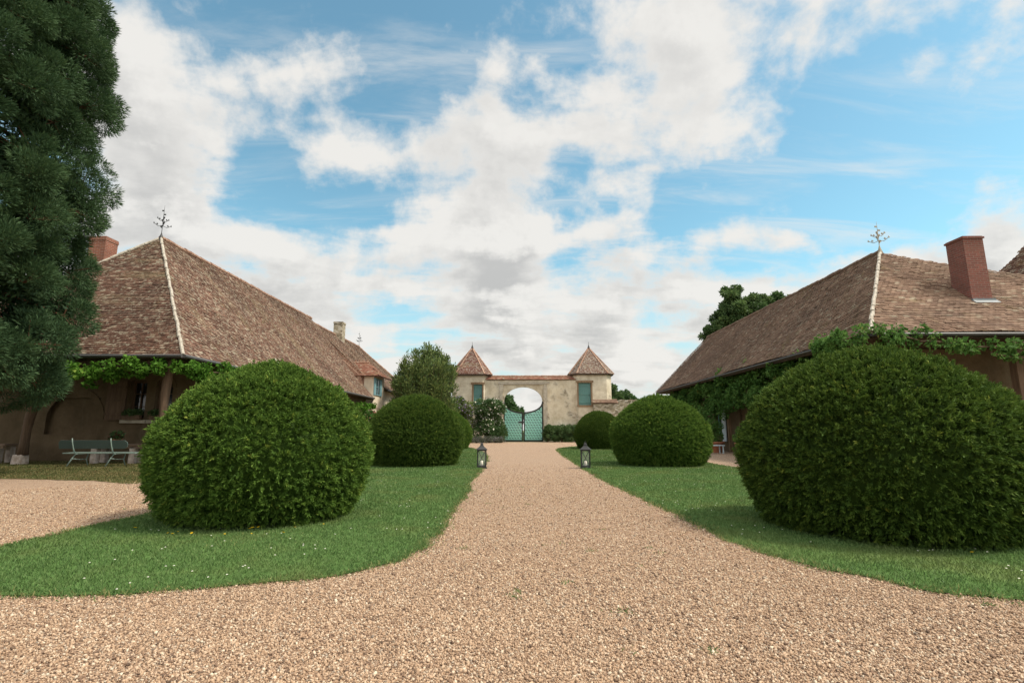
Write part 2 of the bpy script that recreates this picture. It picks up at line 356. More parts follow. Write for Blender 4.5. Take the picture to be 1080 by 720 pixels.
class MB:
    """collects simple solids; build() links them as ONE mesh object"""
    def __init__(s): s.v = []; s.f = []; s.uv = []
    def quadface(s, pts):
        i = len(s.v); s.v += [tuple(p) for p in pts]; s.f.append(list(range(i, i + len(pts))))
    def box(s, c, size, rot=None, taper=1.0):
        hx, hy, hz = (q / 2 for q in size); P = []
        for z, t in ((-hz, 1.0), (hz, taper)):
            for x, y in ((-hx, -hy), (hx, -hy), (hx, hy), (-hx, hy)):
                p = Vector((x * t, y * t, z)); P.append(p)
        if rot is not None: P = [rot @ p for p in P]
        i = len(s.v); s.v += [tuple(p + Vector(c)) for p in P]
        for q in ((0, 3, 2, 1), (4, 5, 6, 7), (0, 1, 5, 4), (1, 2, 6, 5), (2, 3, 7, 6), (3, 0, 4, 7)): s.f.append([i + k for k in q])
        return s
    def bar(s, a, b_, w, h=None, up=(0, 0, 1)):
        a, b_ = Vector(a), Vector(b_); d = b_ - a; L = d.length; d.normalize()
        upv = Vector(up)
        if abs(d.dot(upv)) > .98: upv = Vector((0, 1, 0))
        x = d.cross(upv).normalized(); y = x.cross(d)
        rot = Matrix((x, y, d)).transposed()
        return s.box((a + b_) / 2, (w, h or w, L), rot)
    def tube(s, pts, rad, n=8, cap=True):
        pts = [Vector(p) for p in pts]
        if isinstance(rad, (int, float)): rad = [rad] * len(pts)
        i0 = len(s.v); up = Vector((0.13, .21, .97)).normalized()
        for k, p in enumerate(pts):
            d = (pts[min(k + 1, len(pts) - 1)] - pts[max(k - 1, 0)]).normalized()
            x = d.cross(up)
            if x.length < .05: x = d.cross(Vector((1, 0, 0)))
            x.normalize(); y = x.cross(d)
            for j in range(n):
                a = 2 * math.pi * j / n; s.v.append(tuple(p + (x * math.cos(a) + y * math.sin(a)) * rad[k]))
        for k in range(len(pts) - 1):
            for j in range(n):
                a = i0 + k * n + j; b_ = i0 + k * n + (j + 1) % n; s.f.append([a, b_, b_ + n, a + n])
        if cap:
            s.f.append([i0 + j for j in range(n)][::-1]); s.f.append([i0 + (len(pts) - 1) * n + j for j in range(n)])
        return s
    def lathe(s, c, prof, n=16, cap=True):
        i0 = len(s.v); c = Vector(c)
        for r, z in prof:
            for j in range(n):
                a = 2 * math.pi * (j + .5) / n; s.v.append((c.x + r * math.cos(a), c.y + r * math.sin(a), c.z + z))
        for k in range(len(prof) - 1):
            for j in range(n):
                a = i0 + k * n + j; b_ = i0 + k * n + (j + 1) % n; s.f.append([a, b_, b_ + n, a + n])
        if cap:
            s.f.append([i0 + j for j in range(n)][::-1]); s.f.append([i0 + (len(prof) - 1) * n + j for j in range(n)])
        return s
    def prism(s, pts, vec):
        """extrude a planar polygon along vec"""
        i = len(s.v); n = len(pts); v = Vector(vec)
        s.v += [tuple(p) for p in pts] + [tuple(Vector(p) + v) for p in pts]
        s.f.append(list(range(i, i + n))[::-1]); s.f.append(list(range(i + n, i + 2 * n)))
        for j in range(n): s.f.append([i + j, i + (j + 1) % n, i + n + (j + 1) % n, i + n + j])
        return s
    def build(s, name, mat, parent=None, smooth=False, bevel=0.0, boxuv=False):
        me = bpy.data.meshes.new(name); me.from_pydata(s.v, [], s.f)
        import bmesh
        bm = bmesh.new(); bm.from_mesh(me); bmesh.ops.recalc_face_normals(bm, faces=bm.faces)
        if bevel: bmesh.ops.bevel(bm, geom=[e for e in bm.edges], offset=bevel, segments=2, affect='EDGES', profile=.5)
        if boxuv:
            uv = bm.loops.layers.uv.new('UVMap')
            for f in bm.faces:
                n = f.normal
                for l in f.loops:
                    p = l.vert.co
                    l[uv].uv = (p.y, p.z) if abs(n.x) > max(abs(n.y), abs(n.z)) else ((p.x, p.z) if abs(n.y) >= abs(n.z) else (p.x, p.y))
        bm.to_mesh(me); bm.free()
        if smooth:
            for p in me.polygons: p.use_smooth = True
        return link_mesh(name, me, mat, parent)
def copy_tree(o, parent=None):
    c = o.copy(); COL.objects.link(c)
    if parent: c.parent = parent
    for ch in list(o.children): copy_tree(ch, c)
    return c
def nrm(a): return a / np.maximum(np.linalg.norm(a, axis=1, keepdims=True), 1e-9)
def leafquads(P, D, L, Wd, fold=0.25, spread=None):
    """diamond leaves: base at P, axis D, length L, width Wd; returns V,F"""
    n = len(P); L = np.broadcast_to(np.asarray(L, float), (n,)); Wd = np.broadcast_to(np.asarray(Wd, float), (n,))
    D = nrm(D); r = rs.normal(size=(n, 3)); Sd = nrm(np.cross(D, r)); N = np.cross(Sd, D)
    mid = P + D * (L * .45)[:, None]
    V = np.empty((n, 4, 3)); V[:, 0] = P; V[:, 2] = P + D * L[:, None] - N * (L * fold * .6)[:, None]
    V[:, 1] = mid + Sd * (Wd * .5)[:, None] + N * (Wd * fold)[:, None]
    V[:, 3] = mid - Sd * (Wd * .5)[:, None] + N * (Wd * fold)[:, None]
    return V.reshape(-1, 3), np.arange(n * 4).reshape(n, 4)
def sphere_pts(n):
    return nrm(rs.normal(size=(n, 3)))
def inpoly(X, Y, poly):
    poly = np.asarray(poly); r = np.zeros(len(X), bool); j = len(poly) - 1
    for i in range(len(poly)):
        xi, yi = poly[i]; xj, yj = poly[j]
        if yi != yj:
            c = ((yi > Y) != (yj > Y)) & (X < (xj - xi) * (Y - yi) / (yj - yi) + xi); r ^= c
        j = i
    return r
def smooth_poly(pts, n=10, jit=0.0):
    out = []; m = len(pts)
    for i in range(m):
        p0, p1, p2, p3 = (np.array(pts[(i + k - 1) % m], float) for k in range(4))
        for t in np.arange(n) / n:
            q = .5 * ((2 * p1) + (-p0 + p2) * t + (2 * p0 - 5 * p1 + 4 * p2 - p3) * t * t + (-p0 + 3 * p1 - 3 * p2 + p3) * t ** 3)
            if jit: q = q + np.array([noise.noise(Vector((q[0] * 3.3, q[1] * 3.3, 1.7))), noise.noise(Vector((q[0] * 2.3, q[1] * 2.3, 8.1)))]) * jit
            out.append(tuple(q))
    return out
def sheet(name, poly, z, mat, kind='structure'):
    me = bpy.data.meshes.new(name); me.from_pydata([(x, y, z) for x, y in poly], [], [list(range(len(poly)))])
    o = link_mesh(name, me, mat)
    import bmesh
    bm = bmesh.new(); bm.from_mesh(me); bmesh.ops.triangulate(bm, faces=bm.faces); bmesh.ops.recalc_face_normals(bm, faces=bm.faces)
    for f in bm.faces:
        if f.normal.z < 0: f.normal_flip()
    bm.to_mesh(me); bm.free()
    return tag(o, kind=kind)

# ------------------------------------------------------------------ ground
sheet('ground', [(-900, -200), (900, -200), (900, 1500), (-900, 1500)], -0.01, M['meadow'])
GRAVEL = [(-19.5, -9), (12.5, -9), (20, 6), (20, 15.5), (11.8, 16.2), (11.8, 40), (10.5, 51.6), (-11.6, 51.6), (-11.6, 19), (-19.5, 19)]
sheet('gravel_drive', GRAVEL, 0.0, M['gravel'])
LAWN_L = smooth_poly([(-1.16, 16), (-1.13, 12.6), (-1.02, 10), (-.98, 8.0), (-.93, 5.9), (-1.03, 4.9), (-1.35, 4.42), (-1.85, 4.13), (-2.5, 3.95), (-3.1, 3.82), (-3.9, 3.85), (-4.8, 4.4), (-5.15, 5.4), (-5.15, 7.3), (-5.4, 12), (-5.7, 20), (-6.3, 28), (-6.4, 33.5), (-5.4, 35.5), (-3.6, 35), (-2.4, 30.2), (-1.75, 26), (-1.35, 21)], 22, .085)
LAWN_R = smooth_poly([(1.93, 15), (1.98, 20), (2.1, 28), (2.5, 33), (3.9, 36.6), (5.6, 36.8), (6.9, 34.5), (6.9, 28), (6.6, 18), (6.9, 8), (6.6, 4.6), (5.4, 3.65), (4.2, 3.68), (3.5, 3.8), (3.05, 3.98), (2.56, 4.6), (2.25, 5.5), (2.13, 8.1), (2.0, 11)], 22, .085)
VERGE = smooth_poly([(-20, 13.2), (-16, 12.9), (-12.6, 12.5), (-9.8, 12.0), (-8.3, 11.4), (-7.9, 13.5), (-8.2, 18), (-9.0, 26), (-10.0, 38), (-11.9, 39), (-11.9, 20), (-13, 18.9), (-20, 18.9)], 8, .12)
sheet('lawn', LAWN_L, 0.012, M['lawn']); sheet('lawn', LAWN_R, 0.012, M['lawn']); sheet('grass_verge', VERGE, 0.008, M['verge'])
sheet('packed_earth', [(-28, 18.3), (-12, 18.3), (-12, 26), (-28, 26)], 0.004 + .012, M['verge'])

def scatter(poly, dens_fn, dmax):
    P = np.asarray(poly); lo, hi = P.min(0), P.max(0); n = int((hi[0] - lo[0]) * (hi[1] - lo[1]) * dmax)
    X = rs.uniform(lo[0], hi[0], n); Y = rs.uniform(lo[1], hi[1], n)
    k = inpoly(X, Y, poly) & (rs.rand(n) < dens_fn(X, Y) / dmax)
    k &= np.abs(X) < Y * 1.35 + 2.5
    return X[k], Y[k]
def blades(name, poly, z, dens, dmax, mat, hfun):
    X, Y = scatter(poly, dens, dmax); n = len(X); dist = np.hypot(X, Y)
    H = hfun(dist) * rs.uniform(.6, 1.3, n); Wd = np.maximum(.0045, dist * .0011) * rs.uniform(.8, 1.4, n)
    D = np.stack([rs.normal(0, .55, n), rs.normal(0, .55, n), np.ones(n)], 1)
    V, F = leafquads(np.stack([X, Y, np.full(n, z)], 1), D, H, Wd, .1)
    pt = np.array([noise.noise(Vector((x * .8, y * .8, 0))) for x, y in zip(X[::1], Y[::1])]) if n < 60000 else np.sin(X * 1.3 + np.sin(Y * .9)) * np.cos(Y * 1.1) * .4
    o = np_mesh(name, V, F, mat, None, np.clip(rs.rand(n) * .8 + pt * .22 + .1, 0, 1)); return tag(o, kind='stuff')
gd = lambda X, Y: np.clip(5200 * (4.5 / np.hypot(X, Y)) ** 1.5, 260, 5200)
gh = lambda d: np.clip(.026 + d * .0012, .028, .055)
tag(blades('grass', LAWN_L, .01, gd, 5200, M['grass'], gh), 'short mown green grass of the lawn left of the gravel drive', 'grass')
tag(blades('grass', LAWN_R, .01, gd, 5200, M['grass'], gh), 'short mown green grass of the lawn right of the gravel drive', 'grass')
tag(blades('dry_grass', VERGE, .008, lambda X, Y: np.where(Y < 20, 900., 260.), 900, M['dry_grass'], lambda d: np.full(len(d), .05)), 'patchy dry brownish grass in front of the bench', 'grass')

def edge_grass(poly, lab):
    P = np.array(poly); Q = np.roll(P, -1, 0); L = np.hypot(*(Q - P).T); d = np.hypot(*((P + Q) / 2).T)
    cnt = np.clip(L * 2600 / np.maximum(d, 3) ** .9, 2, 700).astype(int); k = np.repeat(np.arange(len(P)), cnt); n = len(k); t = rs.rand(n)
    XY = P[k] + (Q - P)[k] * t[:, None]; cl = np.array([noise.noise(Vector((x * 5, y * 5, 3.3))) for x, y in XY[::1]]) if n < 200000 else 0
    XY = XY + rs.normal(0, .032, (n, 2)) + rs.normal(0, .05, (n, 2)) * (cl > .12)[:, None]
    dist = np.hypot(*XY.T); Hh = rs.uniform(.018, .05, n) * (1 + np.maximum(cl, 0)); D = np.stack([rs.normal(0, .9, n), rs.normal(0, .9, n), np.ones(n)], 1)
    V, F = leafquads(np.column_stack([XY, np.full(n, .004)]), D, Hh, np.maximum(.0045, dist * .0011) * rs.uniform(.8, 1.4, n), .1)
    r = np.where(rs.rand(n) < .28, .97 + .03 * rs.rand(n), rs.rand(n) * .9); tag(np_mesh('edge_grass', V, F, M['grass'], None, r), lab, 'grass', None, 'stuff')
edge_grass(LAWN_L, 'ragged grass fringe where the left lawn meets the gravel'); edge_grass(LAWN_R, 'ragged grass fringe where the right lawn meets the gravel')

def pebbles():
    ring = [(-6.2, 1.8), (6.2, 1.8), (9, 9), (3, 19), (-3, 19), (-11, 9)]
    dn = lambda X, Y: np.clip(12500 * (3.0 / np.hypot(X, Y)) ** 1.9, 520, 12500)
    X, Y = scatter(ring, dn, 12500)
    k = ~(inpoly(X, Y, LAWN_L) | inpoly(X, Y, LAWN_R)) & (rs.rand(len(X)) < np.clip((19 - Y) / 8, 0, 1)); X, Y = X[k], Y[k]; n = len(X)
    dist = np.hypot(X, Y)
    s = np.minimum(rs.lognormal(math.log(.0047), .32, n), .010) * np.clip(1 + (dist - 3) * .03, 1, 1.3)
    cube = np.array([(-1, -1, -1), (1, -1, -1), (1, 1, -1), (-1, 1, -1), (-1, -1, 1), (1, -1, 1), (1, 1, 1), (-1, 1, 1)], float) * .72
    V = cube[None] * (1 + rs.uniform(-.42, .42, (n, 8, 3)))
    V = V * np.stack([rs.uniform(.8, 1.5, n), rs.uniform(.7, 1.1, n), rs.uniform(.5, .9, n)], 1)[:, None, :]
    q = nrm(np.concatenate([rs.normal(size=(n, 4))], 1)); w, x, y, z = q.T
    Rm = np.stack([1 - 2 * (y * y + z * z), 2 * (x * y - z * w), 2 * (x * z + y * w), 2 * (x * y + z * w), 1 - 2 * (x * x + z * z), 2 * (y * z - x * w), 2 * (x * z - y * w), 2 * (y * z + x * w), 1 - 2 * (x * x + y * y)], 1).reshape(n, 3, 3)
    V = np.einsum('nij,nkj->nki', Rm, V) * s[:, None, None]
    V += np.stack([X, Y, s * rs.uniform(.1, .75, n)], 1)[:, None, :]
    F = (np.array([(0, 3, 2, 1), (4, 5, 6, 7), (0, 1, 5, 4), (1, 2, 6, 5), (2, 3, 7, 6), (3, 0, 4, 7)])[None] + (np.arange(n) * 8)[:, None, None]).reshape(-1, 4)
    o = np_mesh('gravel', V.reshape(-1, 3), F, M['pebble'], None, np.repeat(rs.rand(n), 6))
    tag(o, 'loose pinkish beige gravel stones covering the drive', 'gravel', None, 'stuff')
pebbles()
def weeds():
    V = []; F = []; o_ = 0; Rr = []
    for i in range(34):
        while True:
            x, y = random.uniform(-6, 6), random.uniform(2.4, 11)
            if not (inpoly(np.array([x]), np.array([y]), LAWN_L)[0] or inpoly(np.array([x]), np.array([y]), LAWN_R)[0]) and noise.noise(Vector((x * .7, y * .7, 5))) > .08: break
        n = random.randint(5, 20); p = np.array([x, y, .004]) + np.column_stack([rs.normal(0, .03, (n, 2)), np.zeros(n)])
        v, f = leafquads(p, np.column_stack([rs.normal(0, 1, (n, 2)), rs.uniform(.3, 1, n)]), rs.uniform(.015, .04, n), rs.uniform(.005, .009, n), .1); V.append(v); F.append(f + o_); o_ += len(v)
    tag(np_mesh('weeds', np.concatenate(V), np.concatenate(F), M['grass'], None, rs.rand(o_ // 4)), 'small sparse weeds sprouting through the gravel of the drive', 'weeds', None, 'stuff')
weeds()

# ------------------------------------------------------------------ roofs
def tiles(name, planes, mat, parent, gauge=.115, width=.185, sag=.035, seed=0):
    """planes: list of (origin, udir, vdir, polygon[(u,v)], skip(u,v)->mask or None). Each clay tile is its own small slab."""
    allV, allF, allR = [], [], []; off = 0
    for O, U, Vd, poly, skip in planes:
        O = np.array(O, float); U = np.array(U, float); U /= np.linalg.norm(U); Vd = np.array(Vd, float); Vd /= np.linalg.norm(Vd)
        N = np.cross(U, Vd); N = N if N[2] > 0 else -N
        P = np.asarray(poly); lo, hi = P.min(0), P.max(0)
        rows = np.arange(int((hi[1] - lo[1]) / gauge) + 1); cols = np.arange(int((hi[0] - lo[0]) / width) + 2)
        rr, cc = np.meshgrid(rows, cols, indexing='ij'); rr = rr.ravel(); cc = cc.ravel()
        u = lo[0] + (cc + .5 * (rr % 2)) * width; v = lo[1] + (rr + .5) * gauge
        k = inpoly(u, v, poly)
        if skip is not None: k &= ~skip(u, v)
        u, v = u[k], v[k]; n = len(u)
        sg = sag * (np.sin(u * .55 + seed) * np.cos(v * .6 + seed * 2) + .5 * np.sin(u * 1.7 + v * 1.1 + seed))
        v = v + .012 * np.sin(u * .8 + seed) + rs.normal(0, .005, n)
        hw = width * .485 + rs.normal(0, .002, n); tl = rs.normal(0, .006, n); lift = .030 + np.abs(rs.normal(0, .008, n))
        low = v - gauge * .55 + rs.normal(0, .006, n); top = v + gauge * .6
        def pt(uu, vv, nnv): return O + uu[:, None] * U + vv[:, None] * Vd + (nnv + sg)[:, None] * N
        VV = np.stack([pt(u - hw, low - tl, lift), pt(u + hw, low + tl, lift + rs.normal(0, .003, n)), pt(u + hw, top, .012 + 0 * u), pt(u - hw, top, .012 + 0 * u),
                       pt(u - hw, low - tl, lift - .022), pt(u + hw, low + tl, lift - .022)], 1)
        base = (np.arange(n) * 6)[:, None] + off
        FF = np.concatenate([base + np.array([0, 1, 2, 3]), base + np.array([0, 4, 5, 1])], 0)
        r = rs.rand(n); allV.append(VV.reshape(-1, 3)); allF.append(FF); allR.append(np.concatenate([r, r])); off += n * 6
        # boarding under the tiles
        pv = np.array([O + a * U + c * Vd - .06 * N for a, c in poly]); m = len(poly)
        if m == 3: fq = [[0, 1, 2, 2]]
        allV.append(pv); 
        for j in range(1, m - 1, 1):
            allF.append(np.array([[off, off + j, off + j + 1, off + j + 1]])); allR.append(np.array([.1]))
        off += m
    F = np.concatenate(allF); 
    V = np.concatenate(allV)
    # degenerate quads (boarding triangles) -> fan with a midpoint
    me_f = []
    deg = F[:, 2] == F[:, 3]
    Fq = F[~deg]; Rq = np.concatenate(allR)[~deg]
    extra = []
    for a, b_, c, _ in F[deg]:
        i = len(V) + len(extra); extra.append((V[b_] + V[c]) / 2); Fq = np.vstack([Fq, [a, b_, i, c]]); Rq = np.append(Rq, .1)
    if extra: V = np.vstack([V, np.array(extra)])
    return np_mesh(name, V, Fq, mat, parent, Rq)
def cap_line(mb, a, b_, r=.13, seg=.42):
    """half-round ridge tiles laid end to end from a to b"""
    a, b_ = Vector(a), Vector(b_); L = (b_ - a).length; n = max(2, int(L / seg)); d = (b_ - a) / n
    for i in range(n):
        j = Vector((random.uniform(-.015, .015), random.uniform(-.015, .015), random.uniform(-.015, .015)))
        mb.tube([a + d * i + j, a + d * (i + 1.06) + j], [r * 1.0, r * .86], 8)
def finial(name, loc, h, parent, mat):
    x, y, z = loc; m = MB()
    m.lathe((x, y, z - .25), [(.12, 0), (.10, .25), (.045, .42), (.014, .55), (.012, h * .8), (.004, h + .25)], 8)
    for zz, L in ((h * .38, .34), (h * .55, .22)):
        for k in range(4):
            a = math.pi / 4 + k * math.pi / 2; dx, dy = math.cos(a), math.sin(a)
            m.tube([(x, y, z + zz), (x + dx * L * .5, y + dy * L * .5, z + zz - .05), (x + dx * L, y + dy * L, z + zz + .06)], .012, 5)
            for q in (.62, 1.0):
                p = Vector((x + dx * L * q, y + dy * L * q, z + zz + .06 * q)); m.box(p, (.075, .015, .045), Matrix.Rotation(a + q, 3, 'Z')); m.box(p + Vector((0, 0, .03)), (.015, .06, .04), Matrix.Rotation(a, 3, 'Z'))
    for q, zz in ((.06, .72), (-.05, .84)): m.box((x + q, y, z + h * zz), (.09, .02, .06))
    return m.build(name, mat, parent)

def wall_with_openings(mb, axis, fixed, a0, a1, z0, z1, th, holes):
    """wall along 'x' (fixed y) or 'y' (fixed x); holes = [(u0,u1,z0,z1)]; built of butted boxes"""
    us = sorted({a0, a1, *[h[0] for h in holes], *[h[1] for h in holes]})
    for u0, u1 in zip(us[:-1], us[1:]):
        hs = sorted([h for h in holes if h[0] <= u0 + 1e-6 and h[1] >= u1 - 1e-6], key=lambda h: h[2]); z = z0; segs = []
        for h in hs:
            if h[2] > z: segs.append((z, h[2]))
            z = h[3]
        if z < z1: segs.append((z, z1))
        for s0, s1 in segs:
            c = ((u0 + u1) / 2, fixed, (s0 + s1) / 2) if axis == 'x' else (fixed, (u0 + u1) / 2, (s0 + s1) / 2)
            sz = (u1 - u0, th, s1 - s0) if axis == 'x' else (th, u1 - u0, s1 - s0)
            mb.box(c, sz)
def window(parent, axis, fixed, u0, u1, z0, z1, mats, face=-1, bars=(2, 3), name='window', arch=False):
    f = MB(); t = .07
    def bx(ua, ub, za, zb, d0, th):
        c = ((ua + ub) / 2, fixed + d0, (za + zb) / 2) if axis == 'x' else (fixed + d0, (ua + ub) / 2, (za + zb) / 2)
        f.box(c, (ub - ua, th, zb - za) if axis == 'x' else (th, ub - ua, zb - za))
    bx(u0, u0 + t, z0, z1, 0, .08); bx(u1 - t, u1, z0, z1, 0, .08); bx(u0 + t, u1 - t, z1 - t, z1, 0, .08); bx(u0 + t, u1 - t, z0, z0 + t, 0, .08)
    for i in range(1, bars[0]):
        u = u0 + (u1 - u0) * i / bars[0]; bx(u - .02, u + .02, z0 + t, z1 - t, 0, .05)
    for i in range(1, bars[1]):
        z = z0 + (z1 - z0) * i / bars[1]; bx(u0 + t, u1 - t, z - .014, z + .014, .004, .04)
    o = f.build(name, mats[0], parent)
    g = MB(); c = ((u0 + u1) / 2, fixed - face * .03, (z0 + z1) / 2) if axis == 'x' else (fixed - face * .03, (u0 + u1) / 2, (z0 + z1) / 2)
    g.box(c, (u1 - u0 - .1, .012, z1 - z0 - .1) if axis == 'x' else (.012, u1 - u0 - .1, z1 - z0 - .1))
    g.build('pane', mats[1], o)
    return o
def plank_door(parent, axis, fixed, u0, u1, z0, z1, mat, face, leaves=1, name='door', inset=0):
    m = MB(); n = max(3, int((u1 - u0) / .16))
    for i in range(n):
        a = u0 + (u1 - u0) * i / n; b_ = u0 + (u1 - u0) * (i + 1) / n - .008
        c = ((a + b_) / 2, fixed, (z0 + z1) / 2) if axis == 'x' else (fixed, (a + b_) / 2, (z0 + z1) / 2)
        m.box(c, (b_ - a, .05 + .006 * (i % 2), z1 - z0) if axis == 'x' else (.05 + .006 * (i % 2), b_ - a, z1 - z0))
    for q in (.12, .5, .88):
        z = z0 + (z1 - z0) * q
        c = ((u0 + u1) / 2, fixed + face * .045, z) if axis == 'x' else (fixed + face * .045, (u0 + u1) / 2, z)
        m.box(c, (u1 - u0 - .04, .03, .13) if axis == 'x' else (.03, u1 - u0 - .04, .13))
    o = m.build(name, mat, parent)
    h = MB(); u = u1 - .14
    c = (u, fixed + face * .075, (z0 + z1) / 2 - .12) if axis == 'x' else (fixed + face * .075, u, (z0 + z1) / 2 - .12)
    h.box(c, (.035, .03, .16) if axis == 'x' else (.03, .035, .16)); h.build('handle', M['iron'], o)
    return o

# ================= long farmhouse on the left
LF = empty('farmhouse', (-16.8, 28, 0), 0, 'long brown tiled farmhouse on the left with hipped end, porch and stone chimney', 'house')
def local(o, root):   # geometry is written in world coordinates: cancel the root's offset
    o.matrix_parent_inverse = root.matrix_world.inverted() if False else Matrix.Translation(-root.location)
    return o
def P_(mb, name, mat, root, **k):
    par = k.pop('part', None)
    o = mb.build(name, mat, None, **k)
    if par is not None: o.parent = par
    else: o.parent = root; o.matrix_parent_inverse = Matrix.Translation(-Vector(root.location))
    return o
def reroot(o, root):
    o.parent = root; o.matrix_parent_inverse = Matrix.Translation(-Vector(root.location)); return o

ex, ez, rx, rz_ = -11.4, 3.65, -16.8, 10.0      # eave line and ridge line
y0, ya, y1 = 17.0, 22.6, 40.0
sl = math.hypot(ex - rx, rz_ - ez)
def skipL(u, v): return ((u > 25.2 - y0) & (u < 28.8 - y0) & (v < 1.25))
hs = math.hypot(ya - y0, rz_ - ez); wid = 2 * (ex - rx)
planes = [((ex, y0, ez), (0, 1, 0), (rx - ex, 0, rz_ - ez), [(0, 0), (y1 - y0, 0), (y1 - y0, sl), (ya - y0, sl)], skipL),
          ((ex - wid, y0, ez), (1, 0, 0), (0, ya - y0, rz_ - ez), [(0, 0), (wid, 0), (wid / 2, hs)], None)]
roof = reroot(tiles('roof', planes, M['tile_warm'], None, seed=1), LF)
back = MB(); back.quadface([(ex - wid, y0, ez), (rx, ya, rz_ - .02), (rx, 40.0, rz_ - .02), (ex - wid, 40.0, ez)])
reroot(back.build('back_roof', M['tile_brown'], None), LF)
m = MB(); cap_line(m, (rx, ya, rz_ + .02), (rx, y1 + .1, rz_ + .02), .13); m.build('ridge_tile', M['ridge'], roof)
m = MB(); cap_line(m, (ex, y0, ez + .03), (rx, ya, rz_ + .03), .062, .36); cap_line(m, (ex - wid, y0, ez + .03), (rx, ya, rz_ + .03), .062, .36); m.build('hip_mortar', M['mortar'], roof)
# notch cut in the eave, with its mortared flank
nx = lambda v: (ex + (rx - ex) * v / sl, ez + (rz_ - ez) * v / sl)
m = MB(); a, c = nx(0.0), nx(1.3)
m.bar((a[0], 25.2, a[1] + .03), (c[0], 25.2, c[1] + .03), .14, .07); m.build('flank_mortar', M['mortar'], roof)
# soffit, fascia, gutter
m = MB(); m.box((ex - .5, (25.2 + y0) / 2, ez - .09), (1.0, 25.2 - y0, .05)); m.box((ex - .5, (28.8 + y1) / 2, ez - .09), (1.0, y1 - 28.8, .05)); m.box((ex - 6.0, y0 + 1.1, ez - .10), (9.9, 2.2, .05))
P_(m, 'soffit', M['soffit'], LF)
m = MB(); m.tube([(ex - wid, y0 - .07, ez - .03), (ex + .02, y0 - .07, ez - .03)], .065, 8); m.tube([(ex + .07, y0 - .02, ez - .03), (ex + .07, 25.1, ez - .04)], .065, 8); m.tube([(ex + .07, 28.9, ez - .04), (ex + .07, y1, ez - .05)], .065, 8)
m.tube([(ex + .07, y1 - .2, ez - .08), (ex - .1, y1 - .1, ez - .35), (ex - .42, y1 - .1, ez - .5), (ex - .42, y1 - .1, .1)], .05, 8)
P_(m, 'gutter', M['zinc'], LF)
m = MB(); m.prism([(-12.0, 39.75, 3.5), (-12.4, 39.75, 5.3), (-14.6, 39.75, 7.25), (-16.8, 39.75, 9.85), (-22, 39.75, 3.6)], (0, .2, 0)); P_(m, 'gable', M['ridge'], LF)
m = MB(); m.quadface([(-22.2, 40.0, 4.55), (-16.8, 40.0, 9.68), (-16.8, 52.7, 9.68), (-22.2, 57, 4.55)]); m.quadface([(-22.2, 57, 4.55), (-16.8, 52.7, 9.68), (-11.3, 57, 4.55)]); BACKW = m
# walls: end wall under the porch (y=19.2), long wall (x=-12.2)
m = MB(); wall_with_openings(m, 'x', 19.4, -22, -12.0, 0, 3.5, .4, [(-17.8, -15.8, 1.0, 2.35), (-14.75, -14.1, 1.55, 3.0), (-13.75, -13.1, 1.55, 3.0)])
m.box((-16.8, 19.46, 1.6), (2.02, .2, 1.6))
wall_with_openings(m, 'y', -12.2, 19.6, 40.0, 0, 3.55, .4, [(25.8, 27.2, 0.0, 2.9), (31, 32.2, 1.0, 2.5), (35, 36.2, 0.0, 2.3)])
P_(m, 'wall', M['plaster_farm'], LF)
m = MB()   # blind arch head over the niche, window surrounds with rounded heads
def archring(mb, cx, y, zc, r0, r1, d, n=14):
    for i in range(n):
        a0, a1 = math.pi * i / n, math.pi * (i + 1) / n
        mb.prism([(cx + r0 * math.cos(a0), y, zc + r0 * math.sin(a0)), (cx + r1 * math.cos(a0), y, zc + r1 * math.sin(a0)), (cx + r1 * math.cos(a1), y, zc + r1 * math.sin(a1)), (cx + r0 * math.cos(a1), y, zc + r0 * math.sin(a1))], (0, d, 0))
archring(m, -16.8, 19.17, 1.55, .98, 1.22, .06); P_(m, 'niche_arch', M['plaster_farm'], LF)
for x in (-14.425, -13.425): P_(MB().box((x, 19.15, 1.47), (.95, .16, .12)), 'window_sill', M['stone'], LF)
m = MB(); archring(m, -13.425, 19.16, 2.75, .325, .45, .06, 10)
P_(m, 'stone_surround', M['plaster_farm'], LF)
reroot(window(None, 'x', 19.42, -14.75, -14.1, 1.55, 3.0, (M['timber'], M['glass'])), LF)
reroot(window(None, 'x', 19.42, -13.75, -13.1, 1.55, 3.0, (M['timber'], M['glass'])), LF)
m = MB(); m.box((-15.15, 19.12, 2.25), (.72, .05, 1.45)); 
for z in (1.75, 2.25, 2.75): m.box((-15.15, 19.08, z), (.70, .03, .08))
P_(m, 'shutter', M['timber'], LF)
reroot(plank_door(None, 'y', -12.15, 25.8, 27.2, 0.02, 2.9, M['timber'], 1), LF)
reroot(window(None, 'y', -12.15, 31, 32.2, 1.0, 2.5, (M['blue_paint'], M['glass']), 1), LF)
reroot(plank_door(None, 'y', -12.15, 35, 36.2, 0.02, 2.3, M['blue_paint'], 1), LF)
for px, py in ((-16.75, 17.35), (-12.05, 17.35), (-21.2, 17.35)):
    p = MB(); z = np.linspace(.33, 3.5, 9); pts = [(px + .05 * math.sin(zz * 1.9 + px) + (.10 * zz if px < -15 and px > -18 else 0), py, zz) for zz in z]
    p.tube(pts, [.155 + .02 * math.sin(zz * 2.7 + px) - .008 * zz for zz in z], 10)
    o = P_(p, 'post', M['timber'], LF, smooth=True)
    s_ = MB(); s_.box((px, py, .17), (.35, .34, .36), None, .88); s_.build('stone_base', M['pale_stone'], o, bevel=.03)
m = MB(); m.box((-17, 17.35, 3.40), (10.6, .26, .24)); P_(m, 'porch_beam', M['timber'], LF)
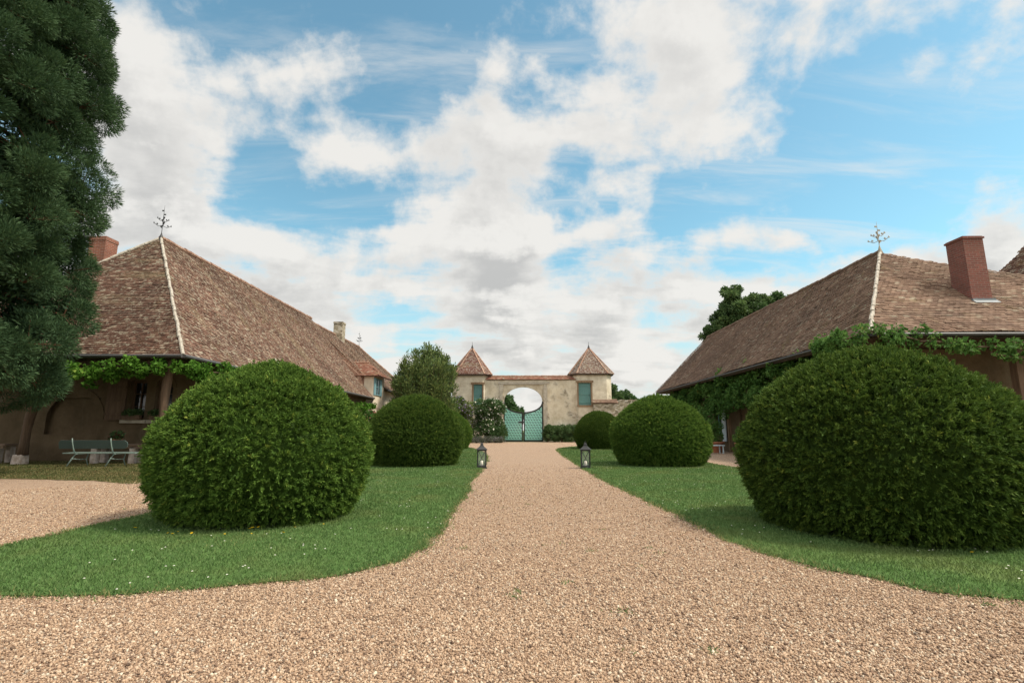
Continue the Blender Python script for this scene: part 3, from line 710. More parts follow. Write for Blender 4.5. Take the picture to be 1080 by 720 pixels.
# chimneys, finial
def chimney(mb, x, y, z0, z1, w, d, c=.06):
    mb.box((x, y, (z0 + z1) / 2), (w, d, z1 - z0)); mb.box((x, y, z1 + .06), (w + 2 * c, d + 2 * c, .12)); mb.box((x, y, z1 + .15), (w + c, d + c, .06))
m = MB(); chimney(m, -19.15, 22.2, 7.2, 9.66, .80, .7, .02); m.build('chimney', M['brick'], roof, boxuv=True)
finial('finial', (rx, ya, rz_), 1.65, roof, M['iron'])

# dormer at the far end of the long slope
D_ = P_(MB().box((-12.5, 41.6, 4.2), (2.1, 3.2, 2.6)).box((-11.75, 41.6, 1.5), (.5, 3.2, 3.0)), 'dormer', M['plaster_cream'], LF)
pl = [((-10.95, 39.7, 5.35), (-1, 0, 0), (0, 1.9, 1.25), [(0, 0), (4.6, 0), (4.6, 2.27), (1.4, 2.27)], None),
      ((-10.95, 43.5, 5.35), (0, -1, 0), (-1.4, 0, 1.25), [(0, 0), (3.8, 0), (1.9, 1.88)], None)]
dr = tiles('dormer_roof', pl, M['tile_coping'], D_, sag=.0); 
m = MB(); cap_line(m, (-12.35, 41.6, 6.62), (-14.6, 41.6, 6.62), .11, .3)
for i in range(7): m.box((-12.5 - .33 * i, 41.6, 6.80), (.10, .12, .14))
m.build('ridge_tile', M['ridge'], dr)
w_ = window(None, 'y', -11.42, 40.5, 41.8, 3.9, 5.2, (M['blue_paint'], M['glass']), 1, (2, 2)); w_.parent = D_
for y in (40.25, 42.05): MB().box((-11.40, y, 4.55), (.06, .45, 1.35)).build('shutter', M['blue_paint'], D_)

# ================= further wing of the left range
FW = empty('farm_wing', (-16.8, 48, 0), 0, 'further cream wing beyond the dormer with blue door and hipped tiled roof', 'house')
pl = [((-11.3, 43.5, 4.55), (0, 1, 0), (-5.5, 0, 5.15), [(0, 0), (13.5, 0), (9.2, 7.53), (-3.5, 7.53), (-3.5, 1.4)], None)]
fr = reroot(tiles('roof', pl, M['tile_warm'], None, seed=4), FW)
m = MB(); m.prism([(-12.2, 39.99, 4.45), (-15.5, 39.99, 8.40), (-12.2, 39.99, 5.42)], (0, .09, 0)); P_(m, 'verge', M['ridge'], FW)
reroot(BACKW.build('back_roof', M['tile_brown'], None), FW)
m = MB(); chimney(m, -16.55, 46, 8.3, 10.75, .82, .8, .03); m.build('chimney', M['rubble'], fr)
m = MB(); m.bar((-16.95, 45.55, 9.73), (-15.9, 45.55, 8.95), .10, .06); m.build('flashing', M['mortar'], fr)
m = MB(); cap_line(m, (-16.8, 40.2, 9.73), (-16.8, 52.7, 9.73)); cap_line(m, (-11.3, 57, 4.6), (-16.8, 52.7, 9.73), .1); m.build('ridge_tile', M['ridge'], fr)
finial('finial', (-16.8, 52.7, 9.7), 1.7, fr, M['iron'])
m = MB(); wall_with_openings(m, 'y', -12.0, 43.2, 57, 0, 4.5, .4, [(44.2, 45.5, 0, 2.6), (48, 49.2, 1.2, 2.8)]); P_(m, 'wall', M['plaster_cream'], FW)
reroot(plank_door(None, 'y', -11.95, 44.2, 45.5, .02, 2.6, M['blue_paint'], 1), FW)
reroot(window(None, 'y', -11.95, 48, 49.2, 1.2, 2.8, (M['blue_paint'], M['glass']), 1), FW)
m = MB(); m.tube([(-11.24, 43.5, 4.5), (-11.24, 57, 4.5)], .065, 8); P_(m, 'gutter', M['zinc'], FW)

# ================= barn on the right
RB = empty('barn', (14.45, 27, 0), 0, 'long brown tiled barn on the right draped with wisteria, tall brick chimney on its hip', 'house')
ex, ez, rx, rz_ = 10.36, 4.0, 14.45, 8.15; y0, ya, y1 = 15.0, 19.8, 39.4
sl = math.hypot(ex - rx, rz_ - ez); hs = math.hypot(ya - y0, rz_ - ez); wid = 2 * (rx - ex)
planes = [((ex, y1, ez), (0, -1, 0), (rx - ex, 0, rz_ - ez), [(0, 0), (y1 - y0, 0), (y1 - ya, sl), (0.5, sl)], None),
          ((ex, y0, ez), (1, 0, 0), (0, ya - y0, rz_ - ez), [(0, 0), (wid + 6, 0), (wid / 2, hs)], None)]
roof = reroot(tiles('roof', planes, M['tile_brown'], None, seed=2), RB)
m = MB(); m.quadface([(ex + wid, y0, ez), (rx, ya, rz_ - .03), (rx, y1, rz_ - .03), (ex + wid, y1, ez)]); reroot(m.build('back_roof', M['tile_brown'], None), RB)
m = MB(); cap_line(m, (rx, ya, rz_ + .02), (rx, y1 - .5, rz_ + .02), .11); m.build('ridge_tile', M['tile_brown'], roof)
m = MB(); cap_line(m, (ex, y0, ez + .03), (rx, ya, rz_ + .03), .062, .36); m.build('hip_mortar', M['mortar'], roof)
finial('finial', (rx, ya, rz_), 1.3, roof, M['stone'])
# wing with the taller roof, its left hip facing the court
pl = [((18.0, 24.0, 4.0), (0, -1, 0), (3.6, 0, 5.9), [(0, 0), (9, 0), (4.5, 6.9)], None),
      ((18.0, 15.0, 4.02), (1, 0, 0), (0, 4.5, 5.9), [(0, 0), (18, 0), (18, 7.4), (3.6, 7.4)], None)]
reroot(tiles('wing_roof', pl, M['tile_warm'], None, seed=6), RB)
m = MB(); m.box((16.6, 15.05, 3.93), (12.4, .05, .10)); m.tube([(10.45, 14.95, 3.93), (30, 14.95, 3.93)], .05, 8); m.tube([(10.31, 15.05, 3.92), (10.31, 38.6, 3.92)], .04, 8)
P_(m, 'gutter', M['zinc'], RB)
m = MB(); m.box((10.43, 27.2, 3.90), (.04, 24.2, .17)); P_(m, 'fascia', M['soffit'], RB)
m = MB(); m.box((20.4, 16.1, 3.86), (20, 2.0, .05)); m.box((10.95, 28, 3.86), (1.1, 22, .05)); P_(m, 'soffit', M['soffit'], RB)
m = MB(); wall_with_openings(m, 'x', 17.2, 11.4, 30, 0, 3.8, .4, [(14.2, 15.6, .9, 2.4), (17.4, 18.9, 0, 2.4)])
wall_with_openings(m, 'y', 11.6, 17.4, 39.2, 0, 3.9, .4, [(21, 22.2, 1, 2.5), (25.6, 27.0, 0, 2.4), (29.0, 30.2, .9, 2.4), (33.5, 34.6, 0, 2.3)])
m.prism([(11.4, 39.0, 3.9), (17.5, 39.0, 3.9), (14.45, 39.0, 7.8)], (0, .3, 0))
m.box((14.5, 39.2, 1.95), (6.0, .35, 3.9))
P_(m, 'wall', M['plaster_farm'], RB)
reroot(window(None, 'x', 17.18, 14.2, 15.6, .9, 2.4, (M['timber'], M['glass'])), RB)
reroot(plank_door(None, 'x', 17.18, 17.4, 18.9, .02, 2.4, M['timber'], -1), RB)
for a, c in ((21, 22.2), (29.0, 30.2)): reroot(window(None, 'y', 11.56, a, c, .95, 2.45, (M['blue_paint'], M['glass']), -1), RB)
for a, c in ((25.6, 27.0), (33.5, 34.6)): reroot(plank_door(None, 'y', 11.56, a, c, .02, 2.3, M['timber'], -1), RB)
for py in (25.3, 28.2):
    m = MB(); m.box((11.33, py, 1.6), (.14, .16, 3.2)); P_(m, 'timber_post', M['timber_pale'], RB)
m = MB(); m.box((11.30, 28.85, 1.5), (.05, .5, 1.9)); P_(m, 'shutter', M['linen'], RB)
for px in (10.9, 14.8, 19.5):
    m = MB(); m.box((px, 15.35, 1.9), (.24, .24, 3.8)); P_(m, 'post', M['timber'], RB)
m = MB(); m.box((15.25, 16.95, 6.05), (.66, .70, 2.9)); m.box((15.25, 16.95, 7.53), (.73, .77, .06)); m.box((15.25, 16.95, 7.575), (.66, .70, .03)); m.build('chimney', M['brick_dark'], roof, boxuv=True)
m = MB(); m.box((15.25, 16.56, 5.36), (.74, .08, .10)); m.box((15.27, 16.48, 5.29), (.80, .18, .03), Matrix.Rotation(R(40), 3, 'X')); m.build('flashing', M['lead'], roof)

# ================= gatehouse: wall with arch, two towers
GY = 52.0; gx0, gx1, gc = -1.70, 2.46, .38
GW = empty('gate_wall', (gc, GY, 0), 0, 'ochre plaster gate wall with arched opening and red tile coping', 'wall')
m = MB()
m.box((-2.62, GY + .3, 3.1), (1.84, .6, 6.2)); m.box((4.30, GY + .3, 3.1), (3.68, .6, 6.2))
# recessed panel above the opening with an elliptical arch
n = 22; zs, za = 4.05, 5.48; pts = [(gx0, GY + .12, 5.72)]
for i in range(n):
    a0 = math.pi - math.pi * i / n; a1 = math.pi - math.pi * (i + 1) / n
    xa, xb = gc + 1.93 * math.cos(a0), gc + 1.93 * math.cos(a1); zaa, zbb = zs + (za - zs) * math.sin(a0), zs + (za - zs) * math.sin(a1)
    m.prism([(xa, GY + .12, zaa), (xb, GY + .12, zbb), (xb, GY + .12, 5.78), (xa, GY + .12, 5.78)], (0, .4, 0))
m.box(((gx0 + gc - 1.93) / 2, GY + .32, 2.89), (gc - 1.93 - gx0, .4, 5.78)); m.box(((gx1 + gc + 1.93) / 2, GY + .32, 2.89), (gx1 - gc - 1.93, .4, 5.78))
m.box((gc, GY + .3, 6.09), (gx1 - gx0, .6, .22))
P_(m, 'wall', M['plaster_gate'], GW)
m = MB(); m.box((gc + .05, GY - .02, 5.88), (gx1 - gx0 + 1.1, .12, .2)); P_(m, 'lintel', M['stone'], GW)
m = MB()
for x in (gx0 - .16, gx1 + .16):
    z = 0
    while z < 5.7:
        h = random.uniform(.3, .5); h = min(h, 5.75 - z); m.box((x, GY - .015, z + h / 2), (random.choice((.32, .42)), .10, h - .012)); z += h
P_(m, 'quoin', M['stone'], GW)
pl = [((-3.35, GY - .12, 6.22), (1, 0, 0), (0, .5, .36), [(0, 0), (9.15, 0), (9.15, .62), (0, .62)], None)]
cop = reroot(tiles('coping', pl, M['tile_coping'], None, .15, .2, 0.01), GW)
m = MB(); cap_line(m, (-3.3, GY + .38, 6.60), (5.75, GY + .38, 6.60), .11, .34); m.build('ridge_tile', M['ridge'], cop)
m = MB(); m.quadface([(-3.3, GY + .36, 6.58), (5.8, GY + .36, 6.58), (5.8, GY + .8, 6.22), (-3.3, GY + .8, 6.22)]); m.build('back_coping', M['tile_coping'], cop)

def octo(cx, cy, h, c): return [(cx - h + c, cy - h), (cx + h - c, cy - h), (cx + h, cy - h + c), (cx + h, cy + h - c), (cx + h - c, cy + h), (cx - h + c, cy + h), (cx - h, cy + h - c), (cx - h, cy - h + c)]
def tower(cx, hw, zt, rw, zp, label, tmat, dx0, dx1, dz0, dz1):
    cy = GY - .2 + hw; T = empty('gate_tower', (cx, cy, 0), 0, label, 'tower')
    m = MB(); o8 = octo(cx, cy, hw, .55); o8 = o8
    i = 0
    # front facet is split round the door opening, the other facets are plain
    fx0, fx1 = cx - hw + .55, cx + hw - .55
    for k in range(1, 8):
        (xa, ya_), (xb, yb) = o8[k], o8[(k + 1) % 8]; m.quadface([(xa, ya_, 0), (xb, yb, 0), (xb, yb, zt), (xa, ya_, zt)])
    a, c = max(dx0, fx0 + .05), min(dx1, fx1 - .05); yf = cy - hw
    for q in ((fx0, a, 0, zt), (c, fx1, 0, zt), (a, c, 0, dz0), (a, c, dz1, zt)): m.quadface([(q[0], yf, q[2]), (q[1], yf, q[2]), (q[1], yf, q[3]), (q[0], yf, q[3])])
    for q in ((a, a), (c, c)): m.quadface([(q[0], yf, dz0), (q[0], yf + .25, dz0), (q[0], yf + .25, dz1), (q[0], yf, dz1)])
    m.quadface([(a, yf, dz0), (c, yf, dz0), (c, yf + .25, dz0), (a, yf + .25, dz0)]); m.quadface([(a, yf, dz1), (c, yf, dz1), (c, yf + .25, dz1), (a, yf + .25, dz1)])
    reroot(m.build('wall', M['plaster_tower'], None), T)
    dd = reroot(plank_door(None, 'x', yf + .14, a + .03, c - .03, dz0 + .02, dz1 - .02, M['door_teal'], -1), T)
    m = MB(); m.box(((a + c) / 2, yf - .03, dz1 + .11), (c - a + .5, .14, .2)); m.box((a - .07, yf - .02, (dz0 + dz1) / 2), (.13, .10, dz1 - dz0)); m.box((c + .07, yf - .02, (dz0 + dz1) / 2), (.13, .10, dz1 - dz0)); m.box(((a + c) / 2, yf - .06, dz0 - .06), (c - a + .4, .22, .12))
    reroot(m.build('door_frame', M['timber_pale'], None), T)
    e8 = octo(cx, cy, rw, .72); pl = []
    for k in range(8):
        (xa, ya_), (xb, yb) = e8[k], e8[(k + 1) % 8]; mx, my = (xa + xb) / 2, (ya_ + yb) / 2
        L = math.hypot(xb - xa, yb - ya_); vd = (cx - mx, cy - my, zp - zt); pl.append(((xa, ya_, zt - .02), (xb - xa, yb - ya_, 0), vd, [(0, 0), (L, 0), (L / 2, math.sqrt(sum(q * q for q in vd)))], None))
    rf = reroot(tiles('roof', pl, tmat, None, .13, .2, 0.0), T)
    m = MB()
    for (xa, ya_) in e8: m.bar((xa, ya_, zt + .02), (cx, cy, zp + .04), .13, .07)
    m.build('hip_mortar', M['ridge'], rf)
    m = MB(); m.prism([(x, y, zt - .14) for x, y in octo(cx, cy, rw - .06, .72)], (0, 0, .1)); m.build('eave_board', M['soffit'], rf)
    m = MB(); m.lathe((cx, cy, zp - .1), [(.14, 0), (.11, .2), (.05, .28), (.06, .36), (.02, .42), (.012, .75)], 10); m.build('finial', M['iron'], rf)
    return T
tower(-5.0, 1.84, 6.75, 2.2, 9.75, 'left gate tower with pyramidal tile roof and teal door behind the rose bush', M['tile_tower'], -4.66, -3.72, 3.66, 5.72)
tower(7.35, 2.0, 6.8, 2.3, 9.75, 'right gate tower with paler lichened roof and teal door above hedge', M['tile_tower_pale'], 5.95, 7.2, 3.62, 5.88)
# low pent of brown tiles and rubble walls either side
SW = empty('rubble_wall', (11, GY, 0), 0, 'low rubble stone wall right of the right gate tower, brown tiled ledge on it', 'wall')
m = MB(); m.box((8.55, GY - .42, 1.9), (2.4, .42, 3.8)); m.box((13.0, GY + .2, 2.02), (7.0, .5, 4.04))
for i in range(26): m.box((9.7 + i * .26, GY + .2, 4.08 + random.uniform(-.03, .05)), (.25, .54, random.uniform(.1, .2)))
P_(m, 'wall', M['rubble'], SW)
pl = [((7.3, GY - .75, 3.82), (1, 0, 0), (0, .55, .36), [(0, 0), (2.5, 0), (2.5, .65), (0, .65)], None)]
reroot(tiles('ledge', pl, M['tile_brown'], None, .14, .2, 0), SW)
m = MB(); m.box((-9.4, GY + .2, 2.0), (5.0, .5, 4.0))
for i in range(19): m.box((-11.75 + i * .26, GY + .2, 4.05 + random.uniform(-.03, .05)), (.25, .54, random.uniform(.1, .2)))
tag(m.build('rubble_wall', M['rubble'], None), 'rubble stone wall left of the left gate tower behind the tall shrub', 'wall')

# gate leaves
GT = empty('gate', (gc, GY + .1, 0), 0, 'turquoise double gate with black studded edging and concave top', 'gate')
def gtop(x): # concave top edge: lower half of the same ellipse
    t = max(-1, min(1, (x - gc) / 1.95)); return 3.95 - 1.08 * math.sqrt(1 - t * t)
for sgn in (-1, 1):
    xa, xb = (gx0 + .10, gc - .05) if sgn < 0 else (gc + .05, gx1 - .10)
    n = 14; xs = [xa + (xb - xa) * i / n for i in range(n + 1)]
    m = MB(); 
    for a, c in zip(xs[:-1], xs[1:]): m.prism([(a, GY + .16, .06), (c - .006, GY + .16, .06), (c - .006, GY + .16, gtop(c)), (a, GY + .16, gtop(a))], (0, .05, 0))
    leaf = P_(m, 'gate_leaf', M['gate_green'], GT)
    m = MB()
    for a, c in zip(xs[:-1], xs[1:]): m.bar((a, GY + .13, gtop(a)), (c, GY + .13, gtop(c)), .05, .15, (0, 0, 1))
    m.box(((xa + xb) / 2, GY + .12, .12), (xb - xa, .06, .17)); m.box((xa + .05, GY + .12, (gtop(xa) + .12) / 2), (.11, .06, gtop(xa))); m.box((xb - .05, GY + .12, (gtop(xb) + .12) / 2), (.11, .06, gtop(xb)))
    m.build('edge_strap', M['iron'], leaf)
    m = MB(); s = .27
    for r in range(1, 15):
        for q in range(1, 7):
            x = xa + .06 + (q + (.5 if r % 2 else 0)) * s * 1.02 - .12; z = .12 + r * s * .95
            if x < xb - .12 and x > xa + .14 and z < gtop(x) - .16:
                m.bar((x - .125, GY + .145, z + .08), (x + .11, GY + .145, z - .08), .03, .034); m.bar((x - .04, GY + .13, z - .06), (x + .06, GY + .13, z + .055), .022, .03)
    m.build('stud_pattern', M['iron'], leaf)  # iron studs over the leaf, drawn as short crossed bars
m = MB(); m.box((gc - .22, GY + .10, 1.95), (.55, .08, .14)); m.box((gc - .03, GY + .10, 2.2), (.09, .07, .9)); P_(m, 'latch', M['iron'], GT); P_(MB().box((gc + .02, GY + .09, .5), (.07, .06, .9)), 'drop_bolt', M['iron'], GT)

# ------------------------------------------------------------------ clipped yews
def yew_mesh(R_, H, seed, mat, buds=10800, per=30):
    global rs
    rs = np.random.RandomState(seed)
    zc = .43 * H; up = H - zc; dn_ = 1.55 * zc
    # sample the dome roughly evenly
    n = buds; t = rs.uniform(-.97, 1, n * 2); ph = rs.uniform(0, 2 * math.pi, n * 2)
    d = np.stack([np.sqrt(1 - t * t) * np.cos(ph), np.sqrt(1 - t * t) * np.sin(ph), t], 1)
    def surf(d):
        e = np.where(d[:, 2] > 0, 1.68, 2.1)
        k = (np.abs(d[:, 0]) ** 2 + np.abs(d[:, 1]) ** 2) ** (e / 2) / R_ ** e + (np.abs(d[:, 2]) / np.where(d[:, 2] > 0, up, dn_)) ** e
        p = d * (k ** (-1 / e))[:, None]; return p
    p = surf(d); keep = p[:, 2] + zc > 0.03; p = p[keep][:n]; n = len(p)
    nr = nrm(p / np.array([R_ ** 2, R_ ** 2, up ** 2]))
    lump = np.array([noise.noise(Vector(q * 1.5 + 11 + seed)) * .05 + noise.noise(Vector(q * 4.2 + seed)) * .035 for q in p])
    p = p + nr * (lump + rs.normal(0, .024, n))[:, None]
    ax = nrm(nr + rs.normal(0, .34, (n, 3)) + np.array([0, 0, .06]))
    P = np.repeat(p - nr * .075, per, 0) + rs.normal(0, .008, (n * per, 3)); A = np.repeat(ax, per, 0); tt = rs.uniform(0, .105, n * per)
    D = nrm(A + rs.normal(0, .46, (n * per, 3)))
    V1, F1 = leafquads(P + A * tt[:, None], D, rs.uniform(.024, .050, n * per), rs.uniform(.009, .0145, n * per), .2)
    V1[:, 2] += zc; V1[:, 2] = np.maximum(V1[:, 2], .01)
    budr = rs.rand(n); r1 = np.clip(np.repeat(budr * .42, per) + rs.rand(n * per) * .22 + (tt / .105) ** 2 * .34 + (np.repeat(budr, per) > .965) * .14, 0, 1)
    # inner twiggy body
    nu, nv = 40, 22; g = []
    for j in range(nv):
        tz = -.97 + 1.97 * j / (nv - 1); rr = math.sqrt(max(0, 1 - tz * tz))
        for i in range(nu): g.append((rr * math.cos(2 * math.pi * i / nu), rr * math.sin(2 * math.pi * i / nu), tz))
    g = surf(np.array(g) + 1e-6); g *= .87; g[:, 2] = np.maximum(g[:, 2] + zc, 0.0)
    F2 = [(j * nu + i, j * nu + (i + 1) % nu, (j + 1) * nu + (i + 1) % nu, (j + 1) * nu + i) for j in range(nv - 1) for i in range(nu)]
    V = np.concatenate([V1, g]); F = np.concatenate([F1, np.array(F2) + len(V1)])
    return np_mesh('yew_topiary', V, F, mat, None, np.concatenate([r1, np.full(len(F2), .3)]))
grp = 'clipped yew domes along the drive'
yA = yew_mesh(1.36, 2.05, 21, M['yew']); yA.location = (-3.50, 7.2, 0)
tag(yA, 'large rounded yew dome on the left lawn, in front, hiding the farmhouse corner', 'topiary', grp)
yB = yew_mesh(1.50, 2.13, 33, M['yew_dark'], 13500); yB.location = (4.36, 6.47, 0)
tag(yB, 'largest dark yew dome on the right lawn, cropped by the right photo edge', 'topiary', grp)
def cp(o, loc, rz, sc, label):
    c = o.copy(); COL.objects.link(c); c.location = loc; c.rotation_euler = (0, 0, rz); c.scale = sc; return tag(c, label, 'topiary', grp)
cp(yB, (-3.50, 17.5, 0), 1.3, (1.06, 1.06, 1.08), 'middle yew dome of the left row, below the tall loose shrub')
cp(yA, (4.72, 17.6, 0), 2.2, (1.17, 1.17, 1.11), 'middle yew dome of the right row, behind the right lantern')
cp(yA, (-4.50, 32.3, 0), 4.0, (1.10, 1.10, 1.13), 'farthest yew dome of the left row, mostly hidden behind the middle one')
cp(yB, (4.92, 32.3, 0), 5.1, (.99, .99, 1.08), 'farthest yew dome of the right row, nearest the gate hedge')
rs = np.random.RandomState(99)

# ------------------------------------------------------------------ plants
def leafcloud(name, C, Rad, n, size, mat, parent=None, asp=.5, out=.6, droop=0.0, upb=0.0, shell=.55, fold=.25):
    """leaves through a set of ellipsoid clumps C (k,3) with radii Rad (k,3)"""
    C = np.asarray(C, float); Rad = np.asarray(Rad, float)
    if Rad.ndim == 1: Rad = np.repeat(Rad[:, None], 3, 1)
    w = Rad.prod(1) ** (2 / 3); k = rs.choice(len(C), n, p=w / w.sum())
    d = sphere_pts(n); rr = shell + (1 - shell) * rs.rand(n) ** .5
    P = C[k] + d * Rad[k] * rr[:, None]
    D = nrm(d * out + rs.normal(0, .6, (n, 3)) + np.array([0, 0, upb - droop]))
    L = size * rs.uniform(.65, 1.35, n)
    V, F = leafquads(P, D, L, L * asp, fold)
    kr = rs.rand(len(C)); return np_mesh(name, V, F, mat, parent, np.clip(kr[k] * .4 + rs.rand(n) * .6, 0, 1))
def limb(mb, a, b_, r0, r1, wob=.12, n=6):
    a, b_ = Vector(a), Vector(b_); L = (b_ - a).length; pts = []
    for i in range(n + 1):
        t = i / n; q = a.lerp(b_, t); f = wob * L * math.sin(math.pi * t) * .5
        pts.append(q + Vector((random.uniform(-1, 1), random.uniform(-1, 1), random.uniform(-.3, .6))) * f)
    pts[0] = a; pts[-1] = b_; mb.tube(pts, [r0 + (r1 - r0) * i / n for i in range(n + 1)], 7); return pts

# redwood at the left edge
def redwood():
    X, Y = -15.1, 12.2
    T = empty('redwood_tree', (X, Y, 0), 0, 'tall dark conifer at the left edge with hanging tufted branches', 'tree')
    m = MB(); m.tube([(X + .05 * math.sin(i), Y, 0 + i * 1.6) for i in range(13)], [.75 - .052 * i for i in range(13)], 14); P_(m, 'trunk', M['red_bark'], T, smooth=True)
    br = MB(); C = []; Dm = []; Rd = []; Lr = []; rg = random.Random(11); z = 2.55; row = 0
    while z < 19.5:
        env = 2.72 - max(0, z - 10.0) * .13 - max(0, 3.4 - z) * .3
        nl = 12
        for k in range(nl):
            a = 2 * math.pi * (k + .5 * (row % 2) + rg.uniform(-.3, .3)) / nl
            Rm = env * rg.uniform(.82, 1.06); zc = z + rg.uniform(-.35, .35)
            o = Vector((math.cos(a), math.sin(a), 0)); c = Vector((X, Y, zc)) + o * Rm; lr = rg.uniform(.66, .98)
            st = Vector((X, Y, zc + .8)); mid = st.lerp(c, .6) + Vector((0, 0, .1)); br.tube([st, mid, c], [.07, .05, .02], 5)
            sh_ = rg.random()
            for q in range(17):
                d = Vector((rg.gauss(0, 1), rg.gauss(0, 1), rg.gauss(0, 1))).normalized() + o * .75 + Vector((0, 0, .15)); d.normalize()
                p = c + Vector((d.x, d.y, d.z * .95)) * lr * rg.uniform(.55, .85)
                if p.z < 1.75: continue
                C.append(p); Rd.append(rg.uniform(.24, .38)); Dm.append(tuple(d)); Lr.append(sh_)
                if q % 4 == 0: br.tube([c, p], [.018, .008], 4)
        z += .98; row += 1
    P_(br, 'branch', M['red_bark'], T)
    C = np.array(C); Rd = np.array(Rd); Dm = np.array(Dm); Lr = np.array(Lr); n = 640000
    rad = C - np.array([X, Y, 0]); vis = np.where(rad[:, 0] * .75 - rad[:, 1] * .65 > -1.2, 1.0, .3)
    w = Rd ** 2 * vis; k = rs.choice(len(C), n, p=w / w.sum()); d = nrm(sphere_pts(n) + Dm[k] * .45)
    # sprays: needles gather along short shoots that radiate from each tuft
    sh = nrm(d + .25 * np.round(rs.normal(size=(n, 3)) * 1.2) * .3); rr = .35 + .65 * rs.rand(n) ** .6
    P = C[k] + sh * (Rd[k] * rr)[:, None] * np.array([1, 1, .78])
    D = nrm(sh * .9 + Dm[k] * .5 + rs.normal(0, .33, (n, 3)) + np.array([0, 0, .12]))
    V, F = leafquads(P, D, rs.uniform(.07, .15, n), rs.uniform(.014, .026, n), .15)
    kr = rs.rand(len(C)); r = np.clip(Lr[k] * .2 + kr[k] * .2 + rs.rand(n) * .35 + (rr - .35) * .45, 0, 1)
    # coarse inner foliage
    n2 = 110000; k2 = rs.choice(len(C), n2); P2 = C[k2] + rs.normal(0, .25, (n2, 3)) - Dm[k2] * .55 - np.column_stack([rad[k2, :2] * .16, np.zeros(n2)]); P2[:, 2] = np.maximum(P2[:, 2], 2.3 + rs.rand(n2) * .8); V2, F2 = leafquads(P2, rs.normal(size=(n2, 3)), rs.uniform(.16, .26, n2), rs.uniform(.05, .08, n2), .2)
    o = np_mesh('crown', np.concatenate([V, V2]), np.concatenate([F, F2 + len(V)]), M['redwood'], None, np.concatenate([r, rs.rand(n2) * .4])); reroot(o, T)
redwood()

def tree(name, loc, trunk_h, r0, clumps, mat, nleaf, size, label, cat='tree', asp=.6, upb=0.0, out=.6, group=None, shell=.5):
    X, Y, _ = loc; T = empty(name, loc, 0, label, cat, group); m = MB()
    top = Vector((X, Y, trunk_h)); limb(m, (X, Y, -.05), top, r0, r0 * .7, .04)
    for c in clumps:
        limb(m, Vector((X, Y, trunk_h * random.uniform(.6, 1.0))), Vector(c[:3]) - Vector((0, 0, c[3] * .2)), r0 * .45, r0 * .08, .15)
    P_(m, 'trunk', M['bark'], T)
    sub = []; rad = []
    for c in clumps:
        for i in range(14):
            d = Vector(sphere_pts(1)[0]) * c[3] * random.uniform(.45, .95); d.z *= .8; sub.append(tuple(Vector(c[:3]) + d)); rad.append(c[3] * random.uniform(.20, .44))
    o = leafcloud('crown', sub, np.array(rad), nleaf, size, mat, None, asp, out, 0, upb, shell); reroot(o, T); return T
tree('broadleaf_tree', (21.5, 50, 0), 9, .5, [(21.2, 50.0, 14.6, 1.20), (22.6, 50.4, 13.9, 1.38), (21.4, 49.6, 13.1, 1.38), (20.0, 50.0, 12.0, 1.20), (19.4, 50.0, 10.9, 0.92), (18.6, 50.0, 10.1, 0.64), (23.4, 50.0, 12.5, 1.75), (25.0, 50.5, 13.6, 1.29), (26.4, 50.5, 14.0, 1.20), (27.9, 50.5, 13.7, 1.10), (29.2, 51.0, 12.9, 1.10), (25.6, 50.0, 11.9, 1.84), (21.4, 50.0, 11.3, 1.56), (28.0, 50.5, 11.5, 1.47)], M['broadleaf'], 46000, .24, 'dark broadleaf tree rising behind the barn ridge on the right', upb=.1, shell=.15)
tree('young_tree', (13.9, 76, 0), 4, .2, [(13.6, 76, 7.0, 1.0), (13.2, 76, 6.2, 1.0), (14.2, 76, 5.6, 1.1)], M['broadleaf'], 5000, .30, 'small loose light tree beyond the rubble wall beside right tower')
tree('young_tree', (15.9, 78, 0), 4, .2, [(15.7, 78, 6.2, 1.0), (16.6, 78, 5.5, 1.2), (15.4, 78, 5.2, 1.0)], M['hedge'], 5000, .30, 'small dark tree beyond the rubble wall, right of the lighter one')
tree('cypress_tree', (-1.9, 74, 0), 3, .3, [(-1.9, 74, 5.6, .9), (-1.7, 74, 4.6, 1.2), (-1.2, 74, 3.6, 1.6), (-.6, 74, 2.9, 1.5), (-2.4, 74, 3.8, 1.4)], M['hedge'], 9000, .3, 'dark tree beyond the gate, seen through the left of the arch')

# tall loose shrub by the left tower
def loose_shrub():
    X, Y = -8.0, 43.0
    T = empty('tall_shrub', (X, Y, 0), 0, 'tall loose olive green shrub left of the left gate tower', 'shrub'); m = MB(); P = []; D = []
    for i in range(210):
        a = random.uniform(0, 2 * math.pi); r = random.random() ** .5; e = 1 - r * r
        tip = Vector((X + 2.65 * r * math.cos(a), Y + 2.4 * r * math.sin(a), 3.6 + 4.4 * e ** .5 + random.uniform(-.7, .55)))
        if i % 3 == 0: tip = Vector((X + 2.6 * math.cos(a), Y + 2.4 * math.sin(a), random.uniform(2.2, 6.6)))
        st = Vector((X + .9 * r * math.cos(a), Y + .9 * r * math.sin(a), .3)); mid = st.lerp(tip, .6) + Vector((.3 * math.cos(a), .3 * math.sin(a), .2))
        m.tube([st, mid, tip], [.04, .025, .006], 5, False)
        for k in range(150):
            t = 1 - random.random() ** 1.6 * .62; q = (mid.lerp(tip, (t - .6) / .4) if t > .6 else st.lerp(mid, t / .6)); ax = (tip - mid).normalized()
            o = Vector(rs.normal(0, .13, 3)); P.append(q + o); D.append(ax * .8 + o * 4 + Vector((0, 0, .25)))
    P_(m, 'stem', M['stem'], T); P = np.array(P); D = np.array(D); n = len(P); L = rs.uniform(.14, .30, n)
    V, F = leafquads(P, D, L, L * .32, .25); reroot(np_mesh('foliage', V, F, M['shrub'], None, rs.rand(n)), T)
loose_shrub()

